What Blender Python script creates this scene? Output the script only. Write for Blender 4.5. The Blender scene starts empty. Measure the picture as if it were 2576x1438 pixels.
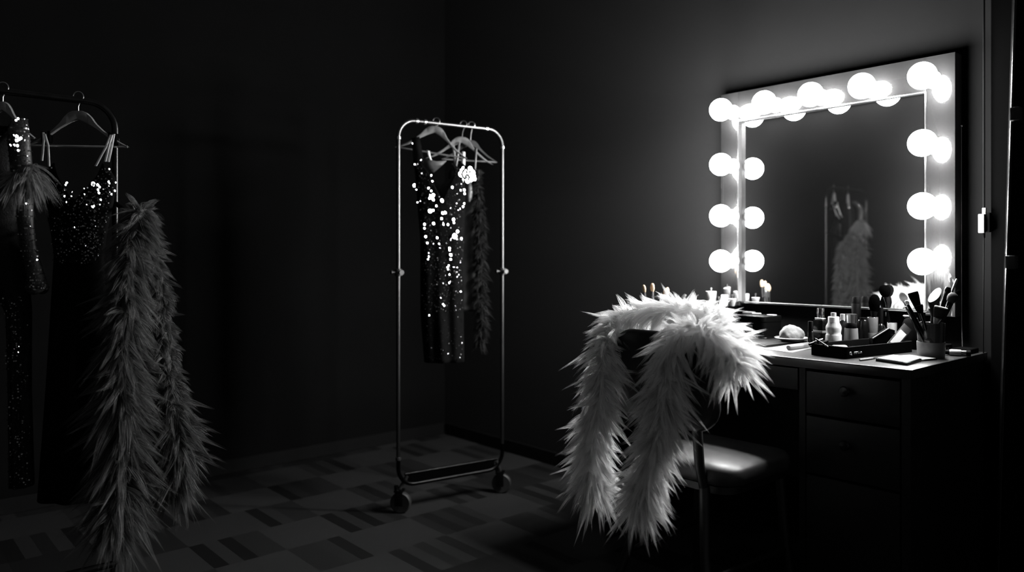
import bpy, bmesh, math, random
import numpy as np
from mathutils import Vector, Matrix, Quaternion
PI = math.pi
random.seed(7)
scene = bpy.context.scene
COL = scene.collection

# ------------------------------------------------------------------ camera
W_PX, H_PX = 2576.0, 1438.0
FPX, CX, HOR = 1935.0, 1288.0, 650.0          # focal length in pixels, image centre, horizon row
YAW = math.radians(48.9)
CC, SS = math.cos(YAW), math.sin(YAW)
EYE = 1.10
cam_data = bpy.data.cameras.new('camera')
cam = bpy.data.objects.new('camera', cam_data)
COL.objects.link(cam)
cam.location = (0, 0, EYE)
cam.rotation_euler = (PI / 2, 0, YAW)
cam_data.sensor_width = 36.0
cam_data.lens = FPX / W_PX * 36.0
cam_data.shift_y = -(H_PX / 2 - HOR) / W_PX
cam_data.clip_start = 0.05
cam_data.dof.use_dof = True
cam_data.dof.focus_distance = 2.5
cam_data.dof.aperture_fstop = 1.4
scene.camera = cam

def room(x, z):                               # camera right / forward -> room X, Y
    return x * CC - z * SS, x * SS + z * CC
def at(px, py, z):                            # point seen at a pixel, z metres ahead of the camera
    X, Y = room((px - CX) / FPX * z, z)
    return Vector((X, Y, EYE + (HOR - py) / FPX * z))
def onZ(px, py, Z):                           # point seen at a pixel lying at a given height
    return at(px, py, (EYE - Z) * FPX / (py - HOR))
def on_plane(px, py, p, n):                   # point seen at a pixel on a vertical plane
    d = at(px, py, 1.0) - Vector((0, 0, EYE))
    k = (p[0] * n[0] + p[1] * n[1]) / (d.x * n[0] + d.y * n[1])
    return Vector((0, 0, EYE)) + d * k
CAMP = Vector((0, 0, EYE))

# ------------------------------------------------------------------ materials
def new_mat(name):
    m = bpy.data.materials.new(name); m.use_nodes = True
    nt = m.node_tree; nt.nodes.clear()
    out = nt.nodes.new('ShaderNodeOutputMaterial')
    return m, nt, out
def P(name, v, rough=0.5, metal=0.0, var=0.15, scale=30.0, bump=0.0, spec=0.5, coat=0.0, trans=0.0, aniso=None, sheen=0.0, shr=0.5):
    m, nt, out = new_mat(name)
    b = nt.nodes.new('ShaderNodeBsdfPrincipled')
    nt.links.new(b.outputs[0], out.inputs[0])
    tc = nt.nodes.new('ShaderNodeTexCoord')
    mp = nt.nodes.new('ShaderNodeMapping')
    nt.links.new(tc.outputs['Object'], mp.inputs[0])
    if aniso: mp.inputs['Scale'].default_value = aniso
    nz = nt.nodes.new('ShaderNodeTexNoise'); nz.inputs['Scale'].default_value = scale; nz.inputs['Detail'].default_value = 4
    nt.links.new(mp.outputs[0], nz.inputs['Vector'])
    r = nt.nodes.new('ShaderNodeValToRGB')
    c = (v, v, v) if not isinstance(v, tuple) else v
    r.color_ramp.elements[0].position = 0.3; r.color_ramp.elements[1].position = 0.7
    r.color_ramp.elements[0].color = tuple(k * (1 - var) for k in c) + (1,)
    r.color_ramp.elements[1].color = tuple(min(1, k * (1 + var)) for k in c) + (1,)
    nt.links.new(nz.outputs[0], r.inputs[0]); nt.links.new(r.outputs[0], b.inputs['Base Color'])
    b.inputs['Roughness'].default_value = rough; b.inputs['Metallic'].default_value = metal
    b.inputs['Specular IOR Level'].default_value = spec
    b.inputs['Coat Weight'].default_value = coat
    b.inputs['Transmission Weight'].default_value = trans
    b.inputs['Sheen Weight'].default_value = sheen; b.inputs['Sheen Roughness'].default_value = shr
    if bump:
        bp = nt.nodes.new('ShaderNodeBump'); bp.inputs['Strength'].default_value = bump; bp.inputs['Distance'].default_value = 0.004
        nt.links.new(nz.outputs[0], bp.inputs['Height']); nt.links.new(bp.outputs[0], b.inputs['Normal'])
    return m
def feather_mat(name, v, tl=0.35):
    m, nt, out = new_mat(name)
    d = nt.nodes.new('ShaderNodeBsdfDiffuse'); t = nt.nodes.new('ShaderNodeBsdfTranslucent')
    g = nt.nodes.new('ShaderNodeBsdfGlossy'); g.inputs['Roughness'].default_value = 0.45; g.inputs['Color'].default_value = (v, v, v, 1)
    tc = nt.nodes.new('ShaderNodeTexCoord')
    nz = nt.nodes.new('ShaderNodeTexNoise'); nz.inputs['Scale'].default_value = 60
    nt.links.new(tc.outputs['Object'], nz.inputs['Vector'])
    r = nt.nodes.new('ShaderNodeValToRGB')
    r.color_ramp.elements[0].color = (v * .8, v * .8, v * .8, 1); r.color_ramp.elements[1].color = (min(1, v * 1.1),) * 3 + (1,)
    nt.links.new(nz.outputs[0], r.inputs[0])
    nt.links.new(r.outputs[0], d.inputs[0]); nt.links.new(r.outputs[0], t.inputs[0])
    mx = nt.nodes.new('ShaderNodeMixShader'); mx.inputs[0].default_value = tl
    nt.links.new(d.outputs[0], mx.inputs[1]); nt.links.new(t.outputs[0], mx.inputs[2])
    m2 = nt.nodes.new('ShaderNodeMixShader'); m2.inputs[0].default_value = 0.06
    nt.links.new(mx.outputs[0], m2.inputs[1]); nt.links.new(g.outputs[0], m2.inputs[2])
    nt.links.new(m2.outputs[0], out.inputs[0])
    return m
def bulb_mat():
    m, nt, out = new_mat('lit_bulb_glass')
    e = nt.nodes.new('ShaderNodeEmission'); e.inputs['Strength'].default_value = BULB_L
    e.inputs['Color'].default_value = (1, 1, 1, 1)
    nt.links.new(e.outputs[0], out.inputs[0])
    return m
def mirror_mat():
    m, nt, out = new_mat('bloomed_mirror_glass')
    g = nt.nodes.new('ShaderNodeBsdfGlossy'); g.inputs['Roughness'].default_value = 0.012; g.inputs['Color'].default_value = (.86, .86, .86, 1)
    d = nt.nodes.new('ShaderNodeBsdfDiffuse')  # faint diffuse layer painted on the glass to stand for bulb bloom
    tc = nt.nodes.new('ShaderNodeTexCoord'); nz = nt.nodes.new('ShaderNodeTexNoise'); nz.inputs['Scale'].default_value = 6
    r = nt.nodes.new('ShaderNodeValToRGB')
    r.color_ramp.elements[0].color = (BLOOM * .85,) * 3 + (1,); r.color_ramp.elements[1].color = (BLOOM * 1.15,) * 3 + (1,)
    nt.links.new(tc.outputs['Object'], nz.inputs['Vector']); nt.links.new(nz.outputs[0], r.inputs[0]); nt.links.new(r.outputs[0], d.inputs[0])
    a = nt.nodes.new('ShaderNodeAddShader')
    nt.links.new(g.outputs[0], a.inputs[0]); nt.links.new(d.outputs[0], a.inputs[1]); nt.links.new(a.outputs[0], out.inputs[0])
    return m
def steel_mat():
    m, nt, out = new_mat('brushed_steel')
    g = nt.nodes.new('ShaderNodeBsdfGlossy'); g.inputs['Roughness'].default_value = 0.05; g.inputs['Color'].default_value = (.36, .36, .36, 1)
    g2 = nt.nodes.new('ShaderNodeBsdfGlossy'); g2.inputs['Roughness'].default_value = 0.5; g2.inputs['Color'].default_value = (.007, .007, .007, 1)
    d = nt.nodes.new('ShaderNodeBsdfDiffuse')
    tc = nt.nodes.new('ShaderNodeTexCoord'); mp = nt.nodes.new('ShaderNodeMapping'); mp.inputs['Scale'].default_value = (160, 1, 2)
    nz = nt.nodes.new('ShaderNodeTexNoise'); nz.inputs['Scale'].default_value = 3
    r = nt.nodes.new('ShaderNodeValToRGB')
    r.color_ramp.elements[0].color = (.0022,) * 3 + (1,); r.color_ramp.elements[1].color = (.0045,) * 3 + (1,)
    nt.links.new(tc.outputs['Object'], mp.inputs[0]); nt.links.new(mp.outputs[0], nz.inputs['Vector']); nt.links.new(nz.outputs[0], r.inputs[0]); nt.links.new(r.outputs[0], d.inputs[0])
    a = nt.nodes.new('ShaderNodeAddShader'); b = nt.nodes.new('ShaderNodeAddShader')
    nt.links.new(g.outputs[0], a.inputs[0]); nt.links.new(d.outputs[0], a.inputs[1])
    nt.links.new(a.outputs[0], b.inputs[0]); nt.links.new(g2.outputs[0], b.inputs[1]); nt.links.new(b.outputs[0], out.inputs[0])
    return m
def sequin_mat(name, v, rough):
    m, nt, out = new_mat(name)
    g = nt.nodes.new('ShaderNodeBsdfGlossy'); g.inputs['Roughness'].default_value = rough
    tc = nt.nodes.new('ShaderNodeTexCoord'); nz = nt.nodes.new('ShaderNodeTexNoise'); nz.inputs['Scale'].default_value = 200
    r = nt.nodes.new('ShaderNodeValToRGB'); r.color_ramp.elements[0].color = (v * .6,) * 3 + (1,); r.color_ramp.elements[1].color = (min(1, v * 1.2),) * 3 + (1,)
    nt.links.new(tc.outputs['Object'], nz.inputs['Vector']); nt.links.new(nz.outputs[0], r.inputs[0]); nt.links.new(r.outputs[0], g.inputs[0])
    nt.links.new(g.outputs[0], out.inputs[0])
    return m
def floor_mat():
    m, nt, out = new_mat('parquet_tiles')
    N = nt.nodes.new; L = nt.links.new
    b = N('ShaderNodeBsdfPrincipled'); L(b.outputs[0], out.inputs[0])
    tc = N('ShaderNodeTexCoord'); sep = N('ShaderNodeSeparateXYZ'); L(tc.outputs['Object'], sep.inputs[0])
    def mth(op, a, c=None):
        n = N('ShaderNodeMath'); n.operation = op
        for i, q in enumerate((a, c)):
            if q is None: continue
            if isinstance(q, (int, float)): n.inputs[i].default_value = q
            else: L(q, n.inputs[i])
        return n.outputs[0]
    T = 0.272
    u = mth('DIVIDE', mth('ADD', sep.outputs[0], 2.48), T); w = mth('DIVIDE', mth('ADD', sep.outputs[1], -2.087), T)
    iu, iw = mth('FLOOR', u), mth('FLOOR', w)
    par = mth('FLOORED_MODULO', mth('ADD', iu, iw), 2.0)            # 1 = plain pale block, 0 = striped block
    wn = N('ShaderNodeTexWhiteNoise'); wn.noise_dimensions = '2D'
    cv = N('ShaderNodeCombineXYZ'); L(iu, cv.inputs[0]); L(iw, cv.inputs[1]); L(cv.outputs[0], wn.inputs[0])
    strip = mth('FLOOR', mth('MULTIPLY', w, 5.0))
    wn2 = N('ShaderNodeTexWhiteNoise'); wn2.noise_dimensions = '3D'
    cv2 = N('ShaderNodeCombineXYZ'); L(iu, cv2.inputs[0]); L(strip, cv2.inputs[1]); cv2.inputs[2].default_value = 3.7
    L(cv2.outputs[0], wn2.inputs[0])
    nz = N('ShaderNodeTexNoise'); mp = N('ShaderNodeMapping'); mp.inputs['Scale'].default_value = (9, 70, 1)
    L(tc.outputs['Object'], mp.inputs[0]); L(mp.outputs[0], nz.inputs['Vector']); nz.inputs['Detail'].default_value = 5
    plain = mth('ADD', mth('MULTIPLY', mth('GREATER_THAN', wn.outputs[0], 0.35), 0.45), mth('ADD', mth('MULTIPLY', wn.outputs[0], 0.25), 0.30))
    stri = mth('ADD', mth('MULTIPLY', wn2.outputs[0], 0.38), mth('ADD', mth('MULTIPLY', mth('FLOORED_MODULO', strip, 2.0), 0.25), 0.22))
    mixv = mth('ADD', mth('MULTIPLY', plain, par), mth('MULTIPLY', stri, mth('SUBTRACT', 1.0, par)))
    grain = mth('ADD', mth('MULTIPLY', nz.outputs[0], 0.5), 0.75)
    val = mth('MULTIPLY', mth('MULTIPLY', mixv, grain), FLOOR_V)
    cc = N('ShaderNodeCombineColor')
    for i in range(3): L(val, cc.inputs[i])
    L(cc.outputs[0], b.inputs['Base Color'])
    L(mth('ADD', mth('MULTIPLY', nz.outputs[0], 0.15), 0.30), b.inputs['Roughness'])
    b.inputs['Specular IOR Level'].default_value = 0.3
    return m

BULB_L, BLOOM, FLOOR_V = 260.0, 0.0018, 0.028
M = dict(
    wall=P('dark_sheen_wall', 0.0018, 0.9, var=0.06, scale=3, bump=0.02, spec=0.0, sheen=0.080, shr=0.52),  # sheen added to lift the far end of the wall, like fill light
    wallk=P('shaded_wall', 0.0046, 0.9, var=0.06, scale=3, spec=0.0),  # dimness of the left wall put into its colour; rear wall shares it
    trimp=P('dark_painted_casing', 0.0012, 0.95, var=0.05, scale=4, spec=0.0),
    skirt=P('dark_skirting', 0.004, 0.8, var=0.05, spec=0.1),
    brightsteel=P('polished_trim', 0.75, 0.22, 1.0, var=0.05),
    blackcase=P('black_case', 0.006, 0.6, var=0.1),
    chrome=P('rack_chrome', 0.10, 0.34, 1.0, var=0.06),
    dimchrome=P('dark_rack_steel', 0.032, 0.3, 1.0, var=0.2),  # darker steel, tone varied by noise
    shadesteel=P('shaded_base_steel', 0.009, 0.35, 1.0, var=0.2),  # rack chrome with the dimness near the floor put into its colour
    wire=P('dark_cable', 0.0015, 0.7, spec=0.04),
    joint=P('dark_joint_plastic', 0.02, 0.4),
    rubber=P('black_rubber', 0.014, 0.6),
    wood=P('pale_hanger_wood', 0.2, 0.45, var=0.12, scale=14, aniso=(1, 1, 9)),
    hook=P('hanger_wire', 0.5, 0.3, 1.0),
    barwood=P('hanger_bar', 0.6, 0.22, 0.7),
    black=P('black_fabric', 0.003, 0.9, var=0.3, scale=60, bump=0.1, spec=0.04),
    satin=P('grey_satin', 0.16, 0.38, var=0.12, scale=12, sheen=0.3),
    darksatin=P('charcoal_satin', 0.006, 0.45, var=0.15),
    strap=P('shiny_strap', 0.9, 0.3, 0.0, var=0.05),
    glitter=P('dark_glitter_cloth', 0.032, 0.5, 0.2, var=0.6, scale=260, bump=0.3),
    darkglitter=P('black_glitter_cloth', 0.010, 0.6, 0.1, var=0.6, scale=260, bump=0.3, spec=0.1),
    sequin=sequin_mat('small_sequins', 0.35, 0.22),
    flare=sequin_mat('large_sequins', 0.9, 0.06),
    whitefeather=feather_mat('white_feather', 0.90, 0.52),
    greyfeather=feather_mat('grey_feather', 0.13),
    palefeather=feather_mat('pale_feather', 0.26),
    darkfeather=feather_mat('dark_feather', 0.025),
    cord=P('boa_cord', 0.1, 0.9),
    desk=P('black_lacquer_desk', 0.009, 0.30, var=0.2, scale=5, aniso=(1, 8, 1), spec=0.6),
    deskfront=P('dark_grey_desk_front', 0.003, 0.5, var=0.1, scale=6, aniso=(1, 1, 8), spec=0.3),
    chairblack=P('black_chair_paint', 0.004, 0.45, var=0.2),
    leather=P('worn_black_leather', 0.03, 0.46, var=0.35, scale=14, bump=0.35, spec=0.4),
    ceramic=P('white_ceramic', 0.45, 0.3, var=0.04),
    greycer=P('grey_ceramic', 0.12, 0.45, var=0.08),
    dish=P('pale_dish', 0.10, 0.4, var=0.06),
    edge=P('dark_metal_edging', 0.10, 0.3, 1.0, var=0.5, scale=5),
    paper=P('white_paper', 0.24, 0.6, var=0.03),
    plastic=P('white_plastic', 0.20, 0.35, var=0.04),
    greyplastic=P('grey_plastic', 0.065, 0.35, var=0.08),
    blackgloss=P('black_gloss_plastic', 0.0008, 0.18, var=0.1, spec=0.25),
    blackmatte=P('black_matte_plastic', 0.0007, 0.6, var=0.1, spec=0.02),
    glass=P('clear_glass', 0.8, 0.05, trans=1.0, var=0.02),
    smoke=P('smoked_glass', 0.05, 0.10, trans=0.35, var=0.1),
    silver=P('silver_ferrule', 0.3, 0.2, 1.0),
    hairw=P('white_bristles', 0.5, 0.7, var=0.1, scale=300),
    hairt=P('tan_bristles', (0.5, 0.37, 0.25), 0.7, var=0.15, scale=200),
    hairg=P('grey_bristles', 0.014, 0.8, var=0.25, scale=300, spec=0.1),
    hairk=P('black_bristles', 0.0003, 0.9, var=0.25, scale=300, spec=0.0),
    cotton=P('cotton_wool', 0.10, 0.95, var=0.08, scale=60, bump=0.6),
    mark=P('pale_print', 0.6, 0.5),
)
M['bulb'] = bulb_mat(); M['steel'] = steel_mat(); M['mirror'] = mirror_mat(); M['floor'] = floor_mat()

# ------------------------------------------------------------------ geometry helper
class G:
    def __init__(s): s.v, s.f = [], []
    def add(s, vs, fs, mat=None):
        o = len(s.v)
        s.v += [tuple((mat @ Vector(p)) if mat is not None else p) for p in vs]
        s.f += [tuple(i + o for i in f) for f in fs]
        return s
    def box(s, x0, x1, y0, y1, z0, z1, bev=0.0, mat=None):
        bm = bmesh.new(); bmesh.ops.create_cube(bm, size=1)
        for v in bm.verts:
            v.co = Vector(((x0 + x1) / 2 + v.co.x * (x1 - x0), (y0 + y1) / 2 + v.co.y * (y1 - y0), (z0 + z1) / 2 + v.co.z * (z1 - z0)))
        if bev: bmesh.ops.bevel(bm, geom=bm.edges[:], offset=bev, segments=2, affect='EDGES', profile=0.6)
        bm.verts.index_update()
        s.add([v.co[:] for v in bm.verts], [[v.index for v in f.verts] for f in bm.faces], mat); bm.free(); return s
    def slab(s, pts, z0, z1, bev=0.0, mat=None):                     # extruded outline (counter-clockwise)
        bm = bmesh.new(); n = len(pts)
        a = [bm.verts.new((p[0], p[1], z0)) for p in pts]; b = [bm.verts.new((p[0], p[1], z1)) for p in pts]
        bm.faces.new(a[::-1]); bm.faces.new(b)
        for i in range(n): bm.faces.new((a[i], a[(i + 1) % n], b[(i + 1) % n], b[i]))
        if bev:
            ed = [e for e in bm.edges if abs(e.verts[0].co.z - e.verts[1].co.z) < 1e-6]
            bmesh.ops.bevel(bm, geom=ed, offset=bev, segments=3, affect='EDGES', profile=0.5)
        bm.verts.index_update()
        s.add([v.co[:] for v in bm.verts], [[v.index for v in f.verts] for f in bm.faces], mat); bm.free(); return s
    def lathe(s, prof, n=28, mat=None, sy=1.0):
        vs, fs = [], []; k = len(prof)
        for r, z in prof:
            for i in range(n):
                a = 2 * PI * i / n; vs.append((max(r, 1e-5) * math.cos(a), max(r, 1e-5) * math.sin(a) * sy, z))
        for j in range(k - 1):
            for i in range(n): fs.append((j * n + i, j * n + (i + 1) % n, (j + 1) * n + (i + 1) % n, (j + 1) * n + i))
        if prof[0][0] > 1e-4: fs.append(tuple(range(n))[::-1])
        if prof[-1][0] > 1e-4: fs.append(tuple((k - 1) * n + i for i in range(n)))
        return s.add(vs, fs, mat)
    def tube(s, pts, r, n=12, closed=False, mat=None):
        pts = [Vector(p) for p in pts]; k = len(pts); vs, fs = [], []; up = None
        rs = r if isinstance(r, (list, tuple)) else [r] * k
        for i, p in enumerate(pts):
            a = pts[(i - 1) % k] if (i or closed) else p; b = pts[(i + 1) % k] if (i < k - 1 or closed) else p
            t = (b - a).normalized()
            if up is None: up = t.orthogonal().normalized()
            up = (up - t * up.dot(t)).normalized(); q = t.cross(up)
            for j in range(n):
                an = 2 * PI * j / n; vs.append(tuple(p + (up * math.cos(an) + q * math.sin(an)) * rs[i]))
        for i in range(k if closed else k - 1):
            for j in range(n):
                i2 = (i + 1) % k; fs.append((i * n + j, i * n + (j + 1) % n, i2 * n + (j + 1) % n, i2 * n + j))
        if not closed: fs.append(tuple(range(n))[::-1]); fs.append(tuple((k - 1) * n + j for j in range(n)))
        return s.add(vs, fs, mat)
    def grid(s, P2, mat=None, wrap=False):                           # rows x cols of points
        R, C = len(P2), len(P2[0]); vs = [p for row in P2 for p in row]; fs = []
        for i in range(R - 1):
            for j in range(C if wrap else C - 1):
                fs.append((i * C + j, i * C + (j + 1) % C, (i + 1) * C + (j + 1) % C, (i + 1) * C + j))
        return s.add(vs, fs, mat)
    def disc(s, c, nrm, r, n=9, sx=1.0):
        c, nrm = Vector(c), Vector(nrm).normalized(); u = nrm.orthogonal().normalized(); q = nrm.cross(u)
        return s.add([tuple(c + u * (r * sx * math.cos(2 * PI * i / n)) + q * (r * math.sin(2 * PI * i / n))) for i in range(n)], [tuple(range(n))])

def obj(name, g, mat, parent=None, loc=None, smooth=40.0, solid=None):
    me = bpy.data.meshes.new(name); me.from_pydata(g.v, [], g.f); me.update()
    if smooth:
        me.shade_smooth(); me.set_sharp_from_angle(angle=math.radians(smooth))
    me.materials.append(mat)
    o = bpy.data.objects.new(name, me); COL.objects.link(o)
    if parent is not None: o.parent = parent
    if loc is not None: o.location = loc
    if solid:
        md = o.modifiers.new('thickness', 'SOLIDIFY'); md.thickness = solid; md.offset = 0
    return o
def tag(o, label, cat, group=None, kind=None):
    o['label'] = label; o['category'] = cat
    if group: o['group'] = group
    if kind: o['kind'] = kind
    return o
def thing(name, label, cat, loc=(0, 0, 0), rotz=0.0, group=None, quat=None):
    o = bpy.data.objects.new(name, None); COL.objects.link(o); o.empty_display_size = 0.05
    o.location = loc
    if quat is not None: o.rotation_mode = 'QUATERNION'; o.rotation_quaternion = quat
    else: o.rotation_euler = (0, 0, rotz)
    return tag(o, label, cat, group)
def struct(name, g, mat, **k):
    o = obj(name, g, mat, smooth=k.get('smooth', 0)); o['kind'] = 'structure'; return o
def I(o):                                                          # world -> local of an unscaled empty
    if o.rotation_mode == 'QUATERNION': r = o.rotation_quaternion.to_matrix().to_4x4()
    else: r = o.rotation_euler.to_matrix().to_4x4()
    return (Matrix.Translation(o.location) @ r).inverted()
def catmull(pts, n):
    P3 = np.array([list(p) for p in pts], float)
    P3 = np.vstack([2 * P3[0] - P3[1], P3, 2 * P3[-1] - P3[-2]]); k = len(P3) - 3
    out = []
    for q in np.linspace(0, k, n):
        i = min(int(q), k - 1); t = q - i; a, b, c, d = P3[i:i + 4]
        out.append(0.5 * (2 * b + (c - a) * t + (2 * a - 5 * b + 4 * c - d) * t * t + (3 * b - a - 3 * c + d) * t ** 3))
    return np.array(out)

# ------------------------------------------------------------------ room
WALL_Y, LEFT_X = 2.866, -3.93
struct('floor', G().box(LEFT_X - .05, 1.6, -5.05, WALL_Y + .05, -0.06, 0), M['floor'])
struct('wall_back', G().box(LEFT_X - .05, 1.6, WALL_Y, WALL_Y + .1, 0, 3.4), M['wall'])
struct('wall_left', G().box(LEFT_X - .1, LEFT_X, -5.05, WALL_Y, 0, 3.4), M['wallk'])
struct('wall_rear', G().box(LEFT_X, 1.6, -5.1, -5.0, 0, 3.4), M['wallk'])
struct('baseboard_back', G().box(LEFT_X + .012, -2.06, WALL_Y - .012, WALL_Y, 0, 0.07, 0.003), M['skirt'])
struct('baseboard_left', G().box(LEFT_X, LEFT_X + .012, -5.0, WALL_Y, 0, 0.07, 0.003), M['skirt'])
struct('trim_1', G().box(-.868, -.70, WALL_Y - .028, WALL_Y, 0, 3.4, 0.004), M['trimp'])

# ------------------------------------------------------------------ lighted mirror
MX0, MX1, MZ0, MZ1, MF = -1.870, -0.963, 0.905, 1.790, 2.806
GX0, GX1, GZ0, GZ1 = -1.789, -1.056, 0.923, 1.672
mir = thing('lighted_mirror', 'large square mirror with a steel frame of glowing round bulbs on the wall', 'mirror', ((MX0 + MX1) / 2, WALL_Y, MZ0))
mo = Vector(mir.location)
def ml(g, name, mat, **k):
    g.v = [(p[0] - mo.x, p[1] - mo.y, p[2] - mo.z) for p in g.v]; return obj(name, g, mat, mir, **k)
case = G().box(MX0, GX0 - .002, MF + .002, WALL_Y, MZ0, MZ1).box(GX1 + .002, MX1, MF + .002, WALL_Y, MZ0, MZ1)
case.box(GX0 - .002, GX1 + .002, MF + .002, WALL_Y, GZ1 + .002, MZ1)
case.box(GX0 - .002, GX1 + .002, WALL_Y - .02, WALL_Y, GZ0 - .002, GZ1 + .002)
ml(case, 'case', M['blackcase'])
ml(G().box(MX0, GX0, MF - .002, MF + .002, MZ0, MZ1, .0008), 'face_plate', M['steel'])
ml(G().box(GX1, MX1, MF - .002, MF + .002, MZ0, MZ1, .0008), 'face_plate', M['steel'])
ml(G().box(GX0, GX1, MF - .002, MF + .002, GZ1, MZ1, .0008), 'face_plate', M['steel'])
def wedge(y0l, y0r, y1, z0, z1):                                    # bar whose front follows the tilted glass
    v = [(GX0, y0l, z0), (GX1, y0r, z0), (GX1, y1, z0), (GX0, y1, z0), (GX0, y0l, z1), (GX1, y0r, z1), (GX1, y1, z1), (GX0, y1, z1)]
    return G().add(v, [(3, 2, 1, 0), (4, 5, 6, 7), (0, 1, 5, 4), (1, 2, 6, 5), (2, 3, 7, 6), (3, 0, 4, 7)])
ml(wedge(MF + .022, MF + .000, WALL_Y - .002, GZ0 - .008, GZ0 - .0005), 'bottom_rail', M['brightsteel'], smooth=0)
ml(G().tube([(GX0, MF + .018, GZ0 - .002), (GX1, MF - .005, GZ0 - .002)], .0018, 10), 'bottom_lip', M['edge'])
lip = G().box(GX0 - .001, GX0 + .002, MF - .003, MF + .028, GZ0, GZ1).box(GX1 - .003, GX1 + .001, MF - .004, MF + .02, GZ0, GZ1)
lip.box(GX0, GX1, MF - .004, MF + .03, GZ1 - .003, GZ1 + .001)
ml(lip, 'inner_trim', M['brightsteel'])
gl = G().add([(GX0, MF + .024, GZ0), (GX1, MF + .006, GZ0), (GX1, MF + .006, GZ1), (GX0, MF + .024, GZ1),
              (GX0, MF + .027, GZ0), (GX1, MF + .010, GZ0), (GX1, MF + .010, GZ1), (GX0, MF + .027, GZ1)],
             [(0, 1, 2, 3), (7, 6, 5, 4), (0, 4, 5, 1), (1, 5, 6, 2), (2, 6, 7, 3), (3, 7, 4, 0)])
ml(gl, 'mirror_glass', M['mirror'], smooth=0)
BULBS = [(x, 1.709) for x in (-1.812, -1.616, -1.425, -1.235, -1.033)] + [(x, z) for x in (-1.812, -1.033) for z in (1.485, 1.275, 1.090)]
BR, BP = 0.0450, 0.088
prof = [(0.0135, 0.0), (0.0150, 0.018)]
prof += [(BR * math.sin(a), BP - BR * math.cos(a) * 1.0) for a in [math.radians(22 + 158 * i / 15) for i in range(16)]]
prof[-1] = (0, prof[-1][1])
toward = Matrix.Rotation(PI / 2, 4, 'X')                              # local +z -> -y (out of the wall)
for x, z in BULBS:
    b = obj('bulb', G().lathe(prof, 32, toward), M['bulb'], mir, loc=(x - mo.x, MF - .002 - mo.y, z - mo.z), smooth=60)
    s_ = obj('socket', G().lathe([(.030, 0), (.030, .004), (.024, .007), (.022, .020), (.0185, .022), (.0160, .010)], 28, toward), M['ceramic'], mir, loc=(x - mo.x, MF - .002 - mo.y, z - mo.z))
BC = Vector((-1.42, 2.72, 1.5))

# cord that runs down beside the frame, and the wall cord with its inline switch
p0 = Vector((MX1 + .008, WALL_Y - .030, 1.545))
o = thing('mirror_cord', 'thin dark cord hanging straight down the mirror\'s shadowed right side', 'cord', p0)
obj('wire', G().tube([(0, 0, 0), (0, 0, -.3), (.001, 0, -.66), (.004, 0, -.75)], .0016, 8), M['greyplastic'], o)
obj('pin', G().lathe([(0, .004), (.004, .002), (.0045, 0), (.003, -.003), (0, -.004)], 12), M['brightsteel'], o)
yw = WALL_Y - .040
xs = -0.884
o = thing('wall_cord', 'long thin vertical cord with a small white inline switch right of the mirror', 'cord', (xs, yw, 1.22))
obj('wire', G().tube([(0, 0, 2.15), (0, 0, 1.0), (0, 0, .03)], .0036, 8).tube([(0, 0, -.03), (-.001, 0, -.25), (-.003, 0.002, -.40), (0.004, .004, -.66)], .0022, 8), M['wire'], o)
obj('switch_body', G().box(-.014, .004, -.012, .010, -.036, .026, .003).box(-.004, .007, -.006, .006, .024, .046, .002), M['plastic'], o)
obj('switch_clip', G().box(.004, .018, -.004, .012, -.034, .030, .002).lathe([(.004, -.052), (.004, -.036)], 10), M['blackmatte'], o)

# leaning black panel at the right edge
pz = 2.08
e0, e1 = at(2566, -60, pz), at(2516, 1600, pz)
o = thing('standing_panel', 'tall black panel with a thin shiny metal edge, leaning at the room\'s right side', 'panel', (e1.x, e1.y, 0))
inv = I(o)
f0 = inv @ e0; f1 = inv @ e1
f1 = f1 + (f1 - f0) * (f1.z / (f0.z - f1.z)); f1.z = 0
dr = Vector(room(1, 0) + (0,)); dn = Vector(room(0, 1) + (0,))
def qbox(a, b, wid, th, off=0.0):                                    # sloped strip from a (bottom) to b (top)
    vs = []
    for p in (a, b):
        for i, j in ((0, 0), (1, 0), (1, 1), (0, 1)): vs.append(tuple(p + dr * (off + wid * i) + dn * (th * j)))
    return vs, [(3, 2, 1, 0), (4, 5, 6, 7), (0, 1, 5, 4), (1, 2, 6, 5), (2, 3, 7, 6), (3, 0, 4, 7)]
obj('board', G().add(*qbox(f1, f0, .30, .03)), M['blackmatte'], o, smooth=0)
fm = f1.lerp(f0, .47)
obj('metal_edge', G().tube([f1 + dn * .01 - dr * .003, fm + dn * .012 - dr * .003, f0 + dn * .01 - dr * .003], .0042, 10), M['dimchrome'], o)
for q in (.585, .80):
    c = f1.lerp(f0, q)
    obj('edge_clip', G().box(-.012, .012, -.01, .02, -.018, .018, .003, Matrix.Translation(c)), M['rubber'], o)

# ------------------------------------------------------------------ dressing table
TZ = 0.790
TX0, TX1, TY0, TY1 = -2.06, -0.884, 2.246, 2.860
desk = thing('dressing_table', 'wide black dressing table with drawers standing under the lighted mirror', 'table', ((TX0 + TX1) / 2, (TY0 + TY1) / 2, 0))
do = Vector(desk.location)
def dl(g, name, mat, parent=None, **k):
    g.v = [(p[0] - do.x, p[1] - do.y, p[2] - do.z) for p in g.v]; return obj(name, g, mat, parent or desk, **k)
dl(G().box(TX0, TX1, TY0, TY1, TZ - .028, TZ, .0025), 'tabletop', M['desk'])
dl(G().tube([(TX0 + .002, TY0 + .0005, TZ - .0015), (TX1 - .001, TY0 + .0005, TZ - .0015)], .0019, 8).tube([(TX1 - .0005, TY0 + .001, TZ - .0015), (TX1 - .0005, TY1, TZ - .0015)], .0012, 8), 'highlight_trim', M['edge'])  # fine metal tubes added to carry the table edge's highlight
dl(G().box(TX0 + .01, TX0 + .035, TY0 + .03, TY1 - .01, 0, TZ - .028), 'side_panel', M['deskfront'])
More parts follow.
